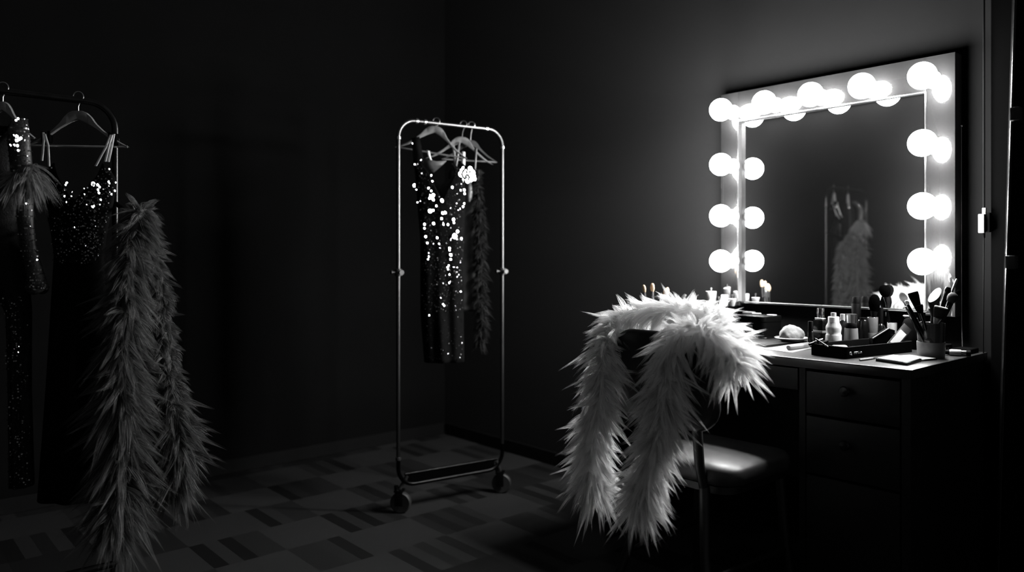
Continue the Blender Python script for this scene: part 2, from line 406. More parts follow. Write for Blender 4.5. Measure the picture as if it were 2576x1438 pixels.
dl(G().box(TX1 - .030, TX1 - .006, TY0 + .012, TY1 - .01, 0, TZ - .028), 'side_panel', M['deskfront'])
dl(G().box(TX0 + .035, -1.22, TY1 - .06, TY1 - .04, .25, TZ - .028), 'back_panel', M['deskfront'])
PXL = -1.222
dl(G().box(PXL, PXL + .02, TY0 + .012, TY1 - .02, 0, TZ - .028).box(PXL + .02, TX1 - .03, TY1 - .04, TY1 - .02, 0, TZ - .028)
   .box(PXL + .02, TX1 - .03, TY0 + .03, TY1 - .04, .03, .05).box(PXL + .02, TX1 - .03, TY0 + .04, TY0 + .06, 0, .03), 'pedestal_carcass', M['deskfront'])
def knob(parent, x, z, y):
    g = G().lathe([(.006, 0), (.006, .012), (.014, .016), (.016, .022), (.013, .028), (0, .030)], 20, Matrix.Translation((x, y, z)) @ toward)
    dl(g, 'knob', M['dimchrome'], parent)
for z0, z1 in ((.622, .752), (.440, .614), (.06, .432)):
    d = dl(G().box(PXL + .024, TX1 - .034, TY0 + .010, TY0 + .030, z0, z1, .002).box(PXL + .03, TX1 - .04, TY0 + .03, TY1 - .08, z0 + .01, z0 + .02), 'drawer', M['deskfront'])
    if z0 > .4: knob(d, -1.068, (z0 + z1) / 2 + .02, TY0 + .010)
d = dl(G().box(TX0 + .04, PXL - .004, TY0 + .010, TY0 + .030, .688, .756, .002).box(TX0 + .05, PXL - .02, TY0 + .03, TY1 - .1, .692, .70), 'drawer', M['deskfront'])
d['label'] = 'shallow wide drawer over the knee space'

# ------------------------------------------------------------------ boas
def plumage(pts, fl, n_tuft, barbs, core, seed, grav=0.35, width=0.0024, along=0.35, flare_end=True, spread=0.010):
    """feather tufts around a curve; fl = feather length per control point. returns verts, faces (numpy)"""
    rng = np.random.default_rng(seed)
    K = 240
    C = catmull(pts, K); Lq = np.interp(np.linspace(0, 1, K), np.linspace(0, 1, len(fl)), fl)
    seg = np.linalg.norm(np.diff(C, axis=0), axis=1); cum = np.concatenate([[0], np.cumsum(seg)]); tot = cum[-1]
    T = np.gradient(C, axis=0); T /= np.linalg.norm(T, axis=1)[:, None]
    sgn = np.where(T[:, 2] > 0.0, -1.0, 1.0)[:, None]                 # lie of the feathers: downwards
    q = np.sort(rng.random(n_tuft)) * tot
    idx = np.clip(np.searchsorted(cum, q), 0, K - 1)
    ref = np.array([0.37, 0.61, 0.2]); t = T[idx]
    u = np.cross(t, ref); u /= np.linalg.norm(u, axis=1)[:, None]; w = np.cross(t, u)
    a = rng.random(n_tuft) * 2 * PI
    rad = u * np.cos(a)[:, None] + w * np.sin(a)[:, None]
    nz = rng.normal(0, .22, (n_tuft, 3))
    d = rad + t * sgn[idx] * along * rng.uniform(.4, 1.6, n_tuft)[:, None] + nz + np.array([0, 0, -grav * .5])
    if flare_end:
        e = np.minimum(q, tot - q) < 0.03
        d[e] += (t * np.where(q < tot / 2, -1, 1)[:, None])[e] * 0.9
    d /= np.linalg.norm(d, axis=1)[:, None]
    base = C[idx] + rad * core * rng.uniform(.2, 1, n_tuft)[:, None]
    L = Lq[idx] * rng.uniform(.65, 1.2, n_tuft)
    bend = rng.normal(0, .16, (n_tuft, 3))
    NB = n_tuft * barbs; S = 6
    k = np.repeat(np.arange(n_tuft), barbs)
    # barbs of a tuft start in a flat fan and close up again to a point
    side = np.cross(d, rng.normal(0, 1, (n_tuft, 3))); side /= np.linalg.norm(side, axis=1)[:, None]
    off = rng.uniform(-1, 1, NB)
    thick = rng.normal(0, .25, (NB, 3)) * spread
    Lb = L[k] * (1 - .45 * np.abs(off) * rng.random(NB)) * rng.uniform(.8, 1.05, NB)
    sx = np.linspace(0, 1, S)
    wv = np.cross(d[k], rng.normal(0, .6, (NB, 3)) + np.cross(d, side)[k]); wv /= np.linalg.norm(wv, axis=1)[:, None]
    V = np.zeros((NB, S, 2, 3))
    for i, s in enumerate(sx):
        fan = np.sin(PI * (0.12 + 0.88 * s)) * 1.0
        p = base[k] + d[k] * (Lb * s)[:, None] + side[k] * (off * spread * fan)[:, None] + thick * (1 - .5 * s)
        p = p + bend[k] * (Lb * s * s)[:, None] + np.array([0, 0, -1.0]) * (Lb * grav * s * s)[:, None]
        ww = width * (0.35 + 0.65 * np.sin(PI * min(1, .2 + .75 * s))) * (1 - s) ** .6 if s < 1 else width * .04
        V[:, i, 0] = p + wv * ww * .5; V[:, i, 1] = p - wv * ww * .5
    V[..., 2] = np.maximum(V[..., 2], 0.004)
    vid = np.arange(NB * S * 2).reshape(NB, S, 2)
    F = np.stack([vid[:, :-1, 0], vid[:, :-1, 1], vid[:, 1:, 1], vid[:, 1:, 0]], -1).reshape(-1, 4)
    return V.reshape(-1, 3), F, C
def np_mesh(name, V, F, mat, parent=None, loc=None):
    me = bpy.data.meshes.new(name); me.vertices.add(len(V)); me.vertices.foreach_set('co', V.astype(np.float32).ravel())
    me.loops.add(len(F) * 4); me.loops.foreach_set('vertex_index', F.astype(np.int32).ravel())
    me.polygons.add(len(F)); me.polygons.foreach_set('loop_start', np.arange(0, len(F) * 4, 4, dtype=np.int32))
    me.update(calc_edges=True); me.shade_smooth(); me.materials.append(mat)
    o = bpy.data.objects.new(name, me); COL.objects.link(o)
    if parent is not None: o.parent = parent
    if loc is not None: o.location = loc
    return o
def boa(name, label, pts, fl, n_tuft, barbs, core, seed, mat, cat='feather boa', **k):
    base = Vector(pts[0])
    V, F, C = plumage(pts, fl, n_tuft, barbs, core, seed, **k)
    o = thing(name, label, cat, base)
    bb = np.array(base)
    np_mesh('plumage', V - bb, F, mat, o)
    obj('cord', G().tube([tuple(p) for p in (C - bb)[::6]], core * .55, 10), mat, o)
    return o

# ------------------------------------------------------------------ chair
f2, r2 = Vector((0.0, 1.0)), Vector((1.0, 0.0))
CH = Vector((-1.43, 1.88))
chair = thing('side_chair', 'dark padded chair with a rounded backrest pulled up to the dressing table', 'chair', (CH.x, CH.y, 0), 0.0)
def rrect(x0, x1, y0, y1, r, n=6):
    o_ = []
    for cx, cy, a0 in ((x1 - r, y0 + r, -90), (x1 - r, y1 - r, 0), (x0 + r, y1 - r, 90), (x0 + r, y0 + r, 180)):
        for i in range(n + 1):
            a = math.radians(a0 + 90 * i / n); o_.append((cx + r * math.cos(a), cy + r * math.sin(a)))
    return o_
seat = G()
rows = []
out = rrect(-.195, .195, .02, .40, .075, 8)
cxm, cym = 0, .21
for sc, z in ((.90, .437), (.985, .444), (1.0, .462), (.995, .480), (.96, .491), (.8, .498), (.5, .502), (.2, .503)):
    rows.append([(cxm + (x - cxm) * sc, cym + (y - cym) * sc, z) for x, y in out])
seat.grid(rows, wrap=True); n_ = len(out)
seat.f.append(tuple(len(seat.v) - n_ + i for i in range(n_))); seat.f.append(tuple(range(n_))[::-1])
obj('seat', seat, M['leather'], chair, smooth=60)
obj('seat_frame', G().slab(rrect(-.18, .18, .03, .39, .06), .417, .438), M['chairblack'], chair)
# backrest: rounded, slightly curved pad leaning back
bk = G(); rows = []
outb = rrect(-.187, .187, .600, .885, .085, 8)
for sgn_, order in ((1, 1), (-1, -1)):
    pass
def backpt(x, z, d): return (x, -.012 - (z - .55) * .12 - .16 * (x * x) * -1 + d, z)
bx, bz = 0, .742
ring = []
for sc, d in ((.55, .018), (.93, .017), (.985, .011), (1, 0), (.985, -.011), (.93, -.017), (.55, -.018)):
    ring.append([backpt(bx + (x - bx) * sc, bz + (z - bz) * sc, d) for x, z in outb])
bk.grid(ring, wrap=True); nb = len(outb)
bk.f.append(tuple(range(nb))[::-1]); bk.f.append(tuple(len(bk.v) - nb + i for i in range(nb)))
obj('backrest', bk, M['chairblack'], chair, smooth=60)
for sx in (-1, 1):
    obj('back_post', G().tube([(sx * .10, .03, .425), (sx * .10, .006, .50), (sx * .10, -.006, .60), (sx * .10, -.022, .72)], .015, 12), M['chairblack'], chair)
    obj('leg', G().tube([(sx * .10, .03, .43), (sx * .13, -.01, .25), (sx * .19, -.08, 0.0)], [.016, .0155, .013], 12), M['chairblack'], chair)
    obj('leg', G().tube([(sx * .15, .36, .43), (sx * .165, .37, .2), (sx * .185, .39, 0.0)], [.016, .0155, .013], 12), M['chairblack'], chair)
    obj('stretcher', G().tube([(sx * .146, -.03, .185), (sx * .167, .372, .185)], .009, 10), M['chairblack'], chair)

# white boa thrown over the chair back
def cb(px, py, b):                                                   # pixel on a plane b metres behind the backrest line
    return on_plane(px, py, (CH.x - f2.x * b, CH.y - f2.y * b), (f2.x, f2.y))
pts = [cb(1497, 1255, .13), cb(1487, 1180, .13), cb(1497, 1080, .125), cb(1512, 980, .12), cb(1520, 890, .09), cb(1542, 822, .02),
       cb(1600, 790, -.035), cb(1680, 784, -.04), cb(1750, 786, -.04), cb(1802, 806, -.035), cb(1832, 850, -.01), cb(1852, 915, .03), cb(1838, 915, .045), cb(1805, 850, .06),
       cb(1750, 828, .085), cb(1698, 850, .105), cb(1675, 920, .115), cb(1672, 990, .12), cb(1662, 1070, .125), cb(1640, 1150, .13), cb(1618, 1220, .135), cb(1604, 1290, .14)]
fl = [.09, .09, .09, .09, .085, .075, .075, .075, .075, .075, .08, .08, .08, .07, .07, .075, .09, .09, .09, .09, .095, .095]
boa('feather_boa', 'white feather boa draped over the back of the dark chair', pts, fl, 2100, 25, .028, 3, M['whitefeather'], width=.0013, spread=.009)

# ------------------------------------------------------------------ clothes racks
def rot_from(R):                                                     # local x -> R (room X, Y)
    return math.atan2(R[1], R[0])
def arc(c, u, v, r, a0, a1, n=8):
    return [Vector(c) + Vector(u) * (r * math.cos(a0 + (a1 - a0) * i / n)) + Vector(v) * (r * math.sin(a0 + (a1 - a0) * i / n)) for i in range(n + 1)]
def caster(parent, x, y, ang, r=.045):
    m = Matrix.Translation((x, y, r)) @ Matrix.Rotation(ang, 4, 'Z') @ Matrix.Rotation(PI / 2, 4, 'Y')
    w = obj('caster', G().lathe([(r * .55, -.014), (r * .9, -.015), (r, -.010), (r, .010), (r * .9, .015), (r * .55, .014)], 28, m), M['rubber'], parent)
    mm = Matrix.Translation((x, y, 0)) @ Matrix.Rotation(ang, 4, 'Z')
    obj('fork', G().box(-.023, -.018, -.012, .022, r - .012, 2 * r + .006, .002, mm).box(.018, .023, -.012, .022, r - .012, 2 * r + .006, .002, mm)
        .box(-.023, .023, -.014, .026, 2 * r + .002, 2 * r + .010, .002, mm).lathe([(.010, 2 * r + .008), (.010, 2 * r + .026)], 12, mm @ Matrix.Translation((0, .02, 0))), M['dimchrome'], w)
# centre rack
RA, RB = Vector(room(-.5036 + .012, 3.326)), Vector(room(-.034 - .012, 3.62))
RL = (RB - RA).length; RD = (RB - RA) / RL
rack = thing('clothes_rack', 'narrow chrome clothes rack on black casters, alone in the middle of the room', 'clothes rack', (RA.x, RA.y, 0), rot_from(RD))
RT, RB0, rr, rt = 1.703, .115, .078, .0088
X, Z = Vector((1, 0, 0)), Vector((0, 0, 1))
loop = arc((RL - rr, 0, RT - rr), X, Z, rr, 0, PI / 2) + [Vector((RL / 2, 0, RT))] + arc((rr, 0, RT - rr), X, Z, rr, PI / 2, PI)
obj('top_rail', G().tube(loop, rt, 14), M['chrome'], rack)
obj('upright', G().tube([(0, 0, RT - rr), (0, 0, 1.04), (0, 0, .23)], rt, 14), M['chrome'], rack)
obj('upright', G().tube([(RL, 0, RT - rr), (RL, 0, 1.04), (RL, 0, .23)], rt, 14), M['chrome'], rack)
lo = [Vector((0, 0, .23))] + arc((rr, 0, RB0 + rr), X, Z, rr, PI, 1.5 * PI) + [Vector((RL / 2, 0, RB0))] + arc((RL - rr, 0, RB0 + rr), X, Z, rr, 1.5 * PI, 2 * PI) + [Vector((RL, 0, .23))]
obj('base_rail', G().tube(lo, rt, 14), M['shadesteel'], rack)
obj('cross_bar', G().tube([(.03, .0, RB0 + .048), (RL - .03, .0, RB0 + .048)], .006, 10), M['shadesteel'], rack)
obj('base_panel', G().box(.045, RL - .045, -.003, .003, RB0 + .004, RB0 + .046), M['blackmatte'], rack)
def ring(x, z, vert):
    g = G().lathe([(rt, -.007), (rt + .0035, -.006), (rt + .0035, .006), (rt, .007)], 16, Matrix.Translation((x, 0, z)) @ (Matrix.Identity(4) if vert else Matrix.Rotation(PI / 2, 4, 'Y')))
    return g
for x, z, v in ((0, RT - rr - .004, 1), (RL, RT - rr - .004, 1), (rr + .01, RT, 0), (RL - rr - .01, RT, 0), (rr + .05, RT, 0), (0, .235, 1)):
    obj('collar', ring(x, z, v), M['brightsteel'] if z > 1.3 else M['joint'], rack)
for x in (0, RL):
    obj('height_clamp', G().lathe([(.012, -.016), (.016, -.014), (.016, .014), (.012, .016)], 16, Matrix.Translation((x, 0, 1.04)))
        .lathe([(.006, 0), (.006, .016), (.011, .018), (.011, .026)], 12, Matrix.Translation((x, -.01, 1.04)) @ toward)
        .lathe([(.005, 0), (.005, .016), (.009, .018), (.009, .024)], 12, Matrix.Translation((x - .01, 0, 1.04)) @ Matrix.Rotation(-PI / 2, 4, 'Y')), M['joint'], rack)
for x in (0.012, RL - .004):
    caster(rack, x, -.0, math.radians(50))
    obj('caster_stem', G().tube([(x, .012, .098), (x + (.03 if x < .1 else -.03), 0, .155)], .008, 10), M['joint'], rack)
# left rack
LA = Vector(room(-1.4813 - .26 * .762, 2.2253 - .26 * .648)); LB = Vector(room(-1.2495, 2.4225))
LL = (LB - LA).length; LD = (LB - LA) / LL
lrack = thing('clothes_rack', 'dim tube clothes rack at the left edge holding two sequinned gowns', 'clothes rack', (LA.x, LA.y, 0), rot_from(LD))
LT = 1.585
loop = [Vector((0, 0, .15)), Vector((0, 0, LT - rr))] + arc((rr, 0, LT - rr), X, Z, rr, PI, PI / 2) + [Vector((LL / 2, 0, LT))] + arc((LL - rr, 0, LT - rr), X, Z, rr, PI / 2, 0) + [Vector((LL, 0, LT - rr - .03))]
obj('top_rail', G().tube(loop, .0105, 14), M['dimchrome'], lrack)
obj('upright', G().tube([(LL, 0, LT - rr - .03), (LL, 0, .14)], .0095, 14), M['dimchrome'], lrack)
obj('collar', G().lathe([(.010, -.012), (.014, -.010), (.014, .010), (.010, .012)], 16, Matrix.Translation((LL, 0, LT - .118))), M['dimchrome'], lrack)
obj('base_rail', G().tube([(0, 0, .14), (LL, 0, .14)], .0105, 14), M['dimchrome'], lrack)
for x in (0, LL): caster(lrack, x, 0, 0); obj('caster_stem', G().tube([(x, 0.012, .098), (x, 0, .14)], .008, 10), M['joint'], lrack)

# ------------------------------------------------------------------ hangers
HT = [(0, 34), (12, 35), (22, 39), (33, 50), (43, 65), (60, 82), (80, 98), (100, 111), (116, 120), (122, 125)]
HB = [(0, 59), (12, 64), (22, 69), (33, 76), (43, 82), (60, 95), (80, 110), (100, 120), (116, 125), (122, 125.5)]
def hanger(name, label, O, R, k, tilt=0.0, group='wooden hangers on the racks', bar=True, mat='wood', half=1.0, drop=0.0):
    t = bpy.data.objects.new(name, None); COL.objects.link(t); t.location = O; t.rotation_euler = (0, tilt, rot_from(R)); tag(t, label, 'hanger', group)
    xs_ = np.linspace(-122, 122, 61)
    top = np.interp(np.abs(xs_), *zip(*HT)) - drop; bot = np.interp(np.abs(xs_), *zip(*HB)) - drop
    g = G(); rows = []
    for fy, ins in ((-.006, 1.2), (-.0035, 0), (.0035, 0), (.006, 1.2)):
        pass
    prof_ = []
    for x, a, b in zip(xs_, top, bot):
        e = min(1.6, (b - a) * .3); x_ = x * half
        prof_.append([(x_ * k, -.0045, -(a + e) * k), (x_ * k, -.0065, -(a + 2 * e) * k), (x_ * k, -.0065, -(b - 2 * e) * k if b - a > 6 else -(a + b) / 2 * k), (x_ * k, -.0045, -(b - e) * k),
                      (x_ * k, .0045, -(b - e) * k), (x_ * k, .0065, -(b - 2 * e) * k if b - a > 6 else -(a + b) / 2 * k), (x_ * k, .0065, -(a + 2 * e) * k), (x_ * k, .0045, -(a + e) * k)])
    g.grid(prof_, wrap=True); g.f.append(tuple(range(8))); g.f.append(tuple(len(g.v) - 8 + i for i in range(8))[::-1])
    obj('shoulder_arms', g, M[mat], t, smooth=50)
    hk = [(0, 0, -(36 - drop) * k), (0, 0, -(24 - drop * .6) * k), (.004, 0, -16 * k)] + [(.015 * math.cos(a), 0, .0 + .015 * math.sin(a)) for a in np.linspace(-.6, PI * 1.02, 14)]
    obj('hook', G().tube(hk, .0017, 8), M['hook'], t)
    if bar: obj('trouser_bar', G().tube([(-119 * half * k, 0, -(124.5 - drop) * k), (119 * half * k, 0, -(124.5 - drop) * k)], .0036, 8), M['barwood'], t)
    return t

# ------------------------------------------------------------------ gowns
class Dress:
    def __init__(s, name, label, O, R, prof, neck_f, neck_b, zbot, mat, k, folds=0.006, cat='dress', seed=1, arms=0.0):
        s.t = thing(name, label, cat, O, rot_from(R)); s.O = Vector(O); s.k = k
        s.pz = [-p[0] * k for p in prof]; s.px = [p[1] * k for p in prof]; s.ph = [p[2] * k for p in prof]; s.pd = [p[3] for p in prof]
        s.nf, s.nb, s.zb, s.folds = neck_f, neck_b, -zbot * k, folds
        s.inv = I(s.t)
        for nm, sgn, nk in (('front', -1, neck_f), ('back', 1, neck_b)):
            if nk is None: continue
            rows = []
            for i in range(46):
                tt = i / 45; rows.append([s.pt(-1 + 2 * j / 40, tt, sgn, nk) for j in range(41)])
            obj('gown_' + nm, G().grid(rows), mat[nm], s.t, smooth=80, solid=.0012)
    def pt(s, q, tt, sgn, nk):
        z0 = -nk(q) * s.k; z = z0 + (s.zb - z0) * tt
        x, y = s.surf(q, z, sgn); return (x, y, z)
    def dims(s, z):
        zz = [-v for v in s.pz]
        return np.interp(-z, zz, s.px), np.interp(-z, zz, s.ph), np.interp(-z, zz, s.pd)
    def surf(s, q, z, sgn=-1):
        xc, hw, hd = s.dims(z)
        low = min(1, max(0, (-z - .35) / .6))
        y = sgn * (hd * math.sqrt(max(0, 1 - q * q)) ) + s.folds * low * math.sin(q * 9 + sgn) * (1 - abs(q) ** 4) + s.folds * .4 * math.sin(q * 5 + z * 7)
        return xc + q * hw, y
    def nrm(s, q, z):
        e = .02; a = Vector((*s.surf(q - e, z), z)); b = Vector((*s.surf(q + e, z), z)); c = Vector((*s.surf(q, z + .01), z + .01))
        n = (b - a).cross(c - Vector((*s.surf(q, z), z))).normalized()
        return n if n.y < 0 else -n
    def sequins(s, n, zr, rad, tilt, seed, name='sequins', dens=None):
        rnd = random.Random(seed); g = G(); c = 0; tries = 0
        while c < n and tries < n * 20:
            tries += 1
            q = rnd.uniform(-.97, .97); z = -rnd.uniform(*zr) * s.k
            if z > -s.nf(q) * s.k - .004 or z < s.zb: continue
            if dens and rnd.random() > dens(q, -z / s.k): continue
            nn = s.nrm(q, z) + Vector((rnd.gauss(0, tilt), rnd.gauss(0, tilt), rnd.gauss(0, tilt)))
            x, y = s.surf(q, z); p = Vector((x, y, z)) + s.nrm(q, z) * .0028
            g.disc(p, nn, rad * rnd.uniform(.6, 1.3), 7); c += 1
        o = obj(name, g, M['sequin'], s.t, smooth=0); o['kind'] = 'stuff'; return o
    def flares(s, lst, seed=5, on=None):
        """large sequins, each tilted its own way so that it catches the mirror's lamps"""
        g = G(); rnd = random.Random(seed)
        for px, py, r in lst:
            Rv = (s.t.rotation_euler.to_matrix() @ Vector((0, 1, 0)))
            p = on_plane(px, py, (s.O.x - Rv.x * .03, s.O.y - Rv.y * .03), (Rv.x, Rv.y))
            lp = s.inv @ p; xc, hw, hd = s.dims(lp.z); q = max(-.98, min(.98, (lp.x - xc) / max(hw, 1e-4)))
            y = s.surf(q, lp.z)[1] if abs((lp.x - xc) / max(hw, 1e-4)) < 1 else 0
            wp = s.inv.inverted() @ Vector((lp.x, y - .007, lp.z))
            if on is not None and py < 740:
                lp2 = s.inv @ on_plane(px, py, (s.O.x - Rv.x * .09, s.O.y - Rv.y * .09), (Rv.x, Rv.y))
                i_ = int(np.argmin(np.abs(on[0][:, 2] - lp2.z))); c_ = on[0][i_]; r_ = on[1][i_]
                u_ = max(-.9, min(.9, (lp2.x - c_[0]) / r_)); wp = s.inv.inverted() @ Vector((c_[0] + u_ * r_, c_[1] - .8 * r_ * math.sqrt(1 - u_ * u_) - .006, lp2.z))
            bx_, bz_ = BULBS[rnd.randrange(len(BULBS))]
            lb = Vector((bx_, MF - BP - .002, bz_))
            h = ((lb - wp).normalized() + (CAMP - wp).normalized()).normalized()
            hl = s.t.rotation_euler.to_matrix().inverted() @ h
            g.disc(s.inv @ wp, hl, .68 * r * (wp - CAMP).length / FPX, 12, rnd.uniform(.8, 1.0))
        o = obj('large_sequins', g, M['flare'], s.t, smooth=0); o['kind'] = 'stuff'; return o
    def band(s, name, pts, w, mat, th=.0015):
        g = G(); P3 = [Vector((p[0] * s.k, p[1], -p[2] * s.k)) for p in pts]
        rows = [[tuple(p + Vector((-w / 2, 0, 0))), tuple(p + Vector((w / 2, 0, 0)))] for p in P3]
        return obj(name, g.grid(rows), M[mat], s.t, smooth=80, solid=th)
def bar_point(Aw, Dw, L0, px):                                        # point of a rail above a pixel column
    r_ = (px - CX) / FPX
    ax, az = Aw.x * CC + Aw.y * SS, -Aw.x * SS + Aw.y * CC
    dx, dz = Dw.x * CC + Dw.y * SS, -Dw.x * SS + Dw.y * CC
    t = (r_ * az - ax) / (dx - r_ * dz); p = Aw + Dw * t
    return p, az + dz * t
Rcam = Vector((CC, SS)); Fcam = Vector((-SS, CC))
def turned(deg): a = math.radians(deg); return Rcam * math.cos(a) - Fcam * math.sin(a)   # right end swings to the viewer

# --- strap gown with the sequinned bust, on the left rack
p, z = bar_point(LA, LD, LL, 197); k2 = z / FPX
O2 = (p.x, p.y, LT + .0105); R2 = turned(-5)
hanger('coat_hanger', 'pale wooden hanger carrying the thin-strapped black gown, clear of other clothes', O2, R2, k2)
lin = lambda pts: (lambda q: float(np.interp(q, *zip(*pts))))
d2 = Dress('evening_gown', 'black gown with shiny thin straps and a sparkling bust', O2, R2,
           [(140, 6, 74, .020), (200, 6, 88, .03), (260, 2, 84, .036), (340, 2, 66, .034), (400, 2, 58, .034), (600, 2, 70, .05), (1010, 0, 95, .06)],
           lin([(-1, 210), (-.92, 190), (-.72, 165), (-.5, 205), (0, 268), (.45, 215), (.72, 165), (.92, 190), (1, 210)]), lin([(-1, 210), (-.5, 250), (0, 262), (.5, 250), (1, 210)]), 1010, dict(front=M['black'], back=M['black']), k2, seed=2)
for pts_ in ([(-80, -.010, 92), (-78, -.012, 112), (-75, -.03, 165)], [(-76, -.011, 96), (-66, -.016, 125), (-52, -.045, 180)], [(82, -.010, 96), (72, -.016, 128), (58, -.045, 178)], [(86, -.011, 96), (80, -.014, 118), (77, -.035, 166)], [(90, -.010, 94), (86, -.012, 120), (83, -.03, 166)]):
    d2.band('strap', pts_, .0065, 'strap')
for x in (-83, -68, 78, 92):
    g = G().box(-.004, .004, -.010, .010, -.018, .016, .002, Matrix.Translation((x * k2, 0, -(90 + abs(x) * .16) * k2)))
    obj('strap_loop', g, M['blackmatte'], d2.t)
d2.sequins(900, (170, 420), .0022, .35, 21)
d2.flares([(236, 463, 8), (246, 465, 5), (250, 470, 4), (247, 477, 4), (249, 485, 4), (172, 461, 4), (168, 466, 3), (168, 477, 5), (171, 472, 3), (143, 490, 5), (147, 489, 3), (138, 506, 4), (144, 508, 3), (188, 485, 3), (185, 495, 3), (167, 494, 3),
           (270, 456, 3), (272, 460, 2.5), (283, 457, 2.5), (281, 478, 3.5), (275, 487, 3), (215, 475, 2.5), (217, 489, 2), (235, 520, 4), (238, 518, 3), (253, 502, 3.5), (251, 514, 2), (146, 551, 3), (141, 561, 4), (157, 577, 3), (154, 578, 2.5), (141, 537, 2), (193, 572, 2), (271, 424, 2.5), (164, 507, 2), (172, 509, 2)], 9)

# --- long-sleeved gown with the feather cuff, far left
p, z = bar_point(LA, LD, LL, 7); k1 = z / FPX
O1 = (p.x, p.y, LT + .0105); R1 = turned(-8)
hanger('coat_hanger', 'wooden hanger cut by the left edge, holding the long sleeved sequin gown', O1, R1, k1, half=.62)
d1 = Dress('evening_gown', 'long sequinned gown with a flared sleeve and a feather band, leftmost of all', O1, R1,
           [(92, -4, 44, .035), (200, -6, 46, .05), (360, -10, 46, .05), (500, 16, 44, .045), (560, 38, 26, .04), (760, 40, 24, .035), (1005, 44, 26, .035)],
           lin([(-1, 92), (-.3, 150), (.3, 130), (1, 92)]), lin([(-1, 92), (1, 92)]), 1003, dict(front=M['darkglitter'], back=M['black']), k1, folds=.004)
slv = [(40, 84, 17), (44, 130, 24), (50, 190, 24), (53, 250, 24), (58, 320, 18), (66, 390, 17), (78, 450, 18), (86, 490, 22), (88, 508, 27)]
sp = catmull([((a * k1 + (.026 if i else .012)), -.075 if i else -.03, -b * k1) for i, (a, b, c) in enumerate(slv)], 40)
sr = np.interp(np.linspace(0, 1, 40), np.linspace(0, 1, len(slv)), [c * k1 for a, b, c in slv])
g = G(); rows = []
for i in range(40):
    rows.append([(sp[i][0] + sr[i] * math.cos(a) * (1 + .05 * math.sin(3 * a + i * .4)), sp[i][1] + sr[i] * .8 * math.sin(a), sp[i][2] + (.012 * math.cos(a * 2) if i == 39 else 0)) for a in [2 * PI * j / 24 for j in range(24)]])
sl = obj('sleeve', g.grid(rows, wrap=True), M['glitter'], d1.t, smooth=80, solid=.001)
rnd = random.Random(4); gs = G()
for _ in range(700):
    i = rnd.randrange(0, 39); a = rnd.uniform(PI * .95, PI * 2.05); rr_ = sr[i] + .0025
    c = (sp[i][0] + rr_ * math.cos(a), sp[i][1] + rr_ * .8 * math.sin(a), sp[i][2])
    gs.disc(c, Vector((math.cos(a), math.sin(a), 0)) + Vector((rnd.gauss(0, .4), rnd.gauss(0, .4), rnd.gauss(0, .4))), rnd.uniform(.0012, .0026), 7)
q_ = obj('sleeve_sequins', gs, M['sequin'], sl, smooth=0); q_['kind'] = 'stuff'
def local_plumage(o_parent, name, pts, fl_, n, barbs, core, seed, mat, **k):
    zoff = 3.0                                                        # keep the ground clamp out of local coordinates
    V, F, C = plumage([Vector((p[0], p[1], p[2] + zoff)) for p in pts], fl_, n, barbs, core, seed, **k)
    V[:, 2] -= zoff
    return np_mesh(name, V, F, mat, o_parent)
ring_pts = [Vector((sp[17][0] + .020 * math.cos(a), sp[17][1] + .016 * math.sin(a), sp[17][2] + .065 + rnd.uniform(-.03, .03))) for a in np.linspace(0, 2 * PI, 12)]
local_plumage(sl, 'feather_band', ring_pts, [.062] * 12, 190, 14, .012, 12, M['palefeather'], grav=.8, along=0.0, flare_end=False)
d1.sequins(700, (520, 1000), .0018, .4, 22)
d1.flares([(48, 345, 5), (54, 352, 4), (58, 349, 4), (49, 355, 5), (43, 367, 3), (51, 368, 4), (52, 380, 3), (40, 342, 2.5), (32, 367, 3), (28, 292, 3), (28, 298, 3), (46, 879, 4), (52, 870, 2), (50, 884, 3), (55, 1082, 3), (76, 567, 3), (68, 512, 2), (87, 605, 2), (90, 627, 2), (93, 653, 2), (90, 720, 3)], 3, on=(sp, sr))

# --- sequinned V-neck gown on the centre rack
p, z = bar_point(RA, RD, RL, 1098); k3 = z / FPX
O3 = (p.x, p.y, RT + rt); R3 = turned(-4)
hanger('coat_hanger', 'wooden hanger in front on the chrome rack, tilted, carrying the black sequin gown', O3, turned(4), k3 * .76, math.radians(9.5), drop=19)
d3 = Dress('evening_gown', 'black V-neck gown covered in sparkling sequins on the chrome rack', O3, R3,
           [(42, -54, 12, .012), (95, -12, 46, .02), (130, 9, 62, .028), (200, 12, 60, .036), (300, 14, 54, .04), (480, 14, 54, .045), (610, 20, 50, .05)],
           lin([(-1, 100), (-.96, 85), (-.78, 84), (-.1, 182), (.05, 200), (.2, 182), (.85, 100), (1, 118)]), lin([(-1, 118), (0, 160), (1, 118)]), 605, dict(front=M['black'], back=M['darksatin']), k3)
obj('shoulder_strap', G().grid([[((-62) * k3, -.010, -44 * k3), ((-42) * k3, -.010, -40 * k3)], [((-61) * k3, -.014, -60 * k3), (-38 * k3, -.014, -62 * k3)], [(-57 * k3, -.022, -100 * k3), (-30 * k3, -.022, -108 * k3)]]), M['black'], d3.t, solid=.0015)
obj('shoulder_strap', G().grid([[(64 * k3, -.010, -76 * k3), (72 * k3, -.010, -78 * k3)], [(62 * k3, -.02, -104 * k3), (72 * k3, -.02, -112 * k3)]]), M['strap'], d3.t, solid=.0015)
obj('neck_lining', G().grid([[(-34 * k3, .012, -92 * k3), (0, .015, -100 * k3), (26 * k3, .012, -98 * k3)], [(-24 * k3, .013, -112 * k3), (-4 * k3, .015, -116 * k3), (10 * k3, .013, -114 * k3)], [(-10 * k3, .012, -126 * k3), (-8 * k3, .014, -128 * k3), (-6 * k3, .012, -127 * k3)]]), M['satin'], d3.t, solid=.001)
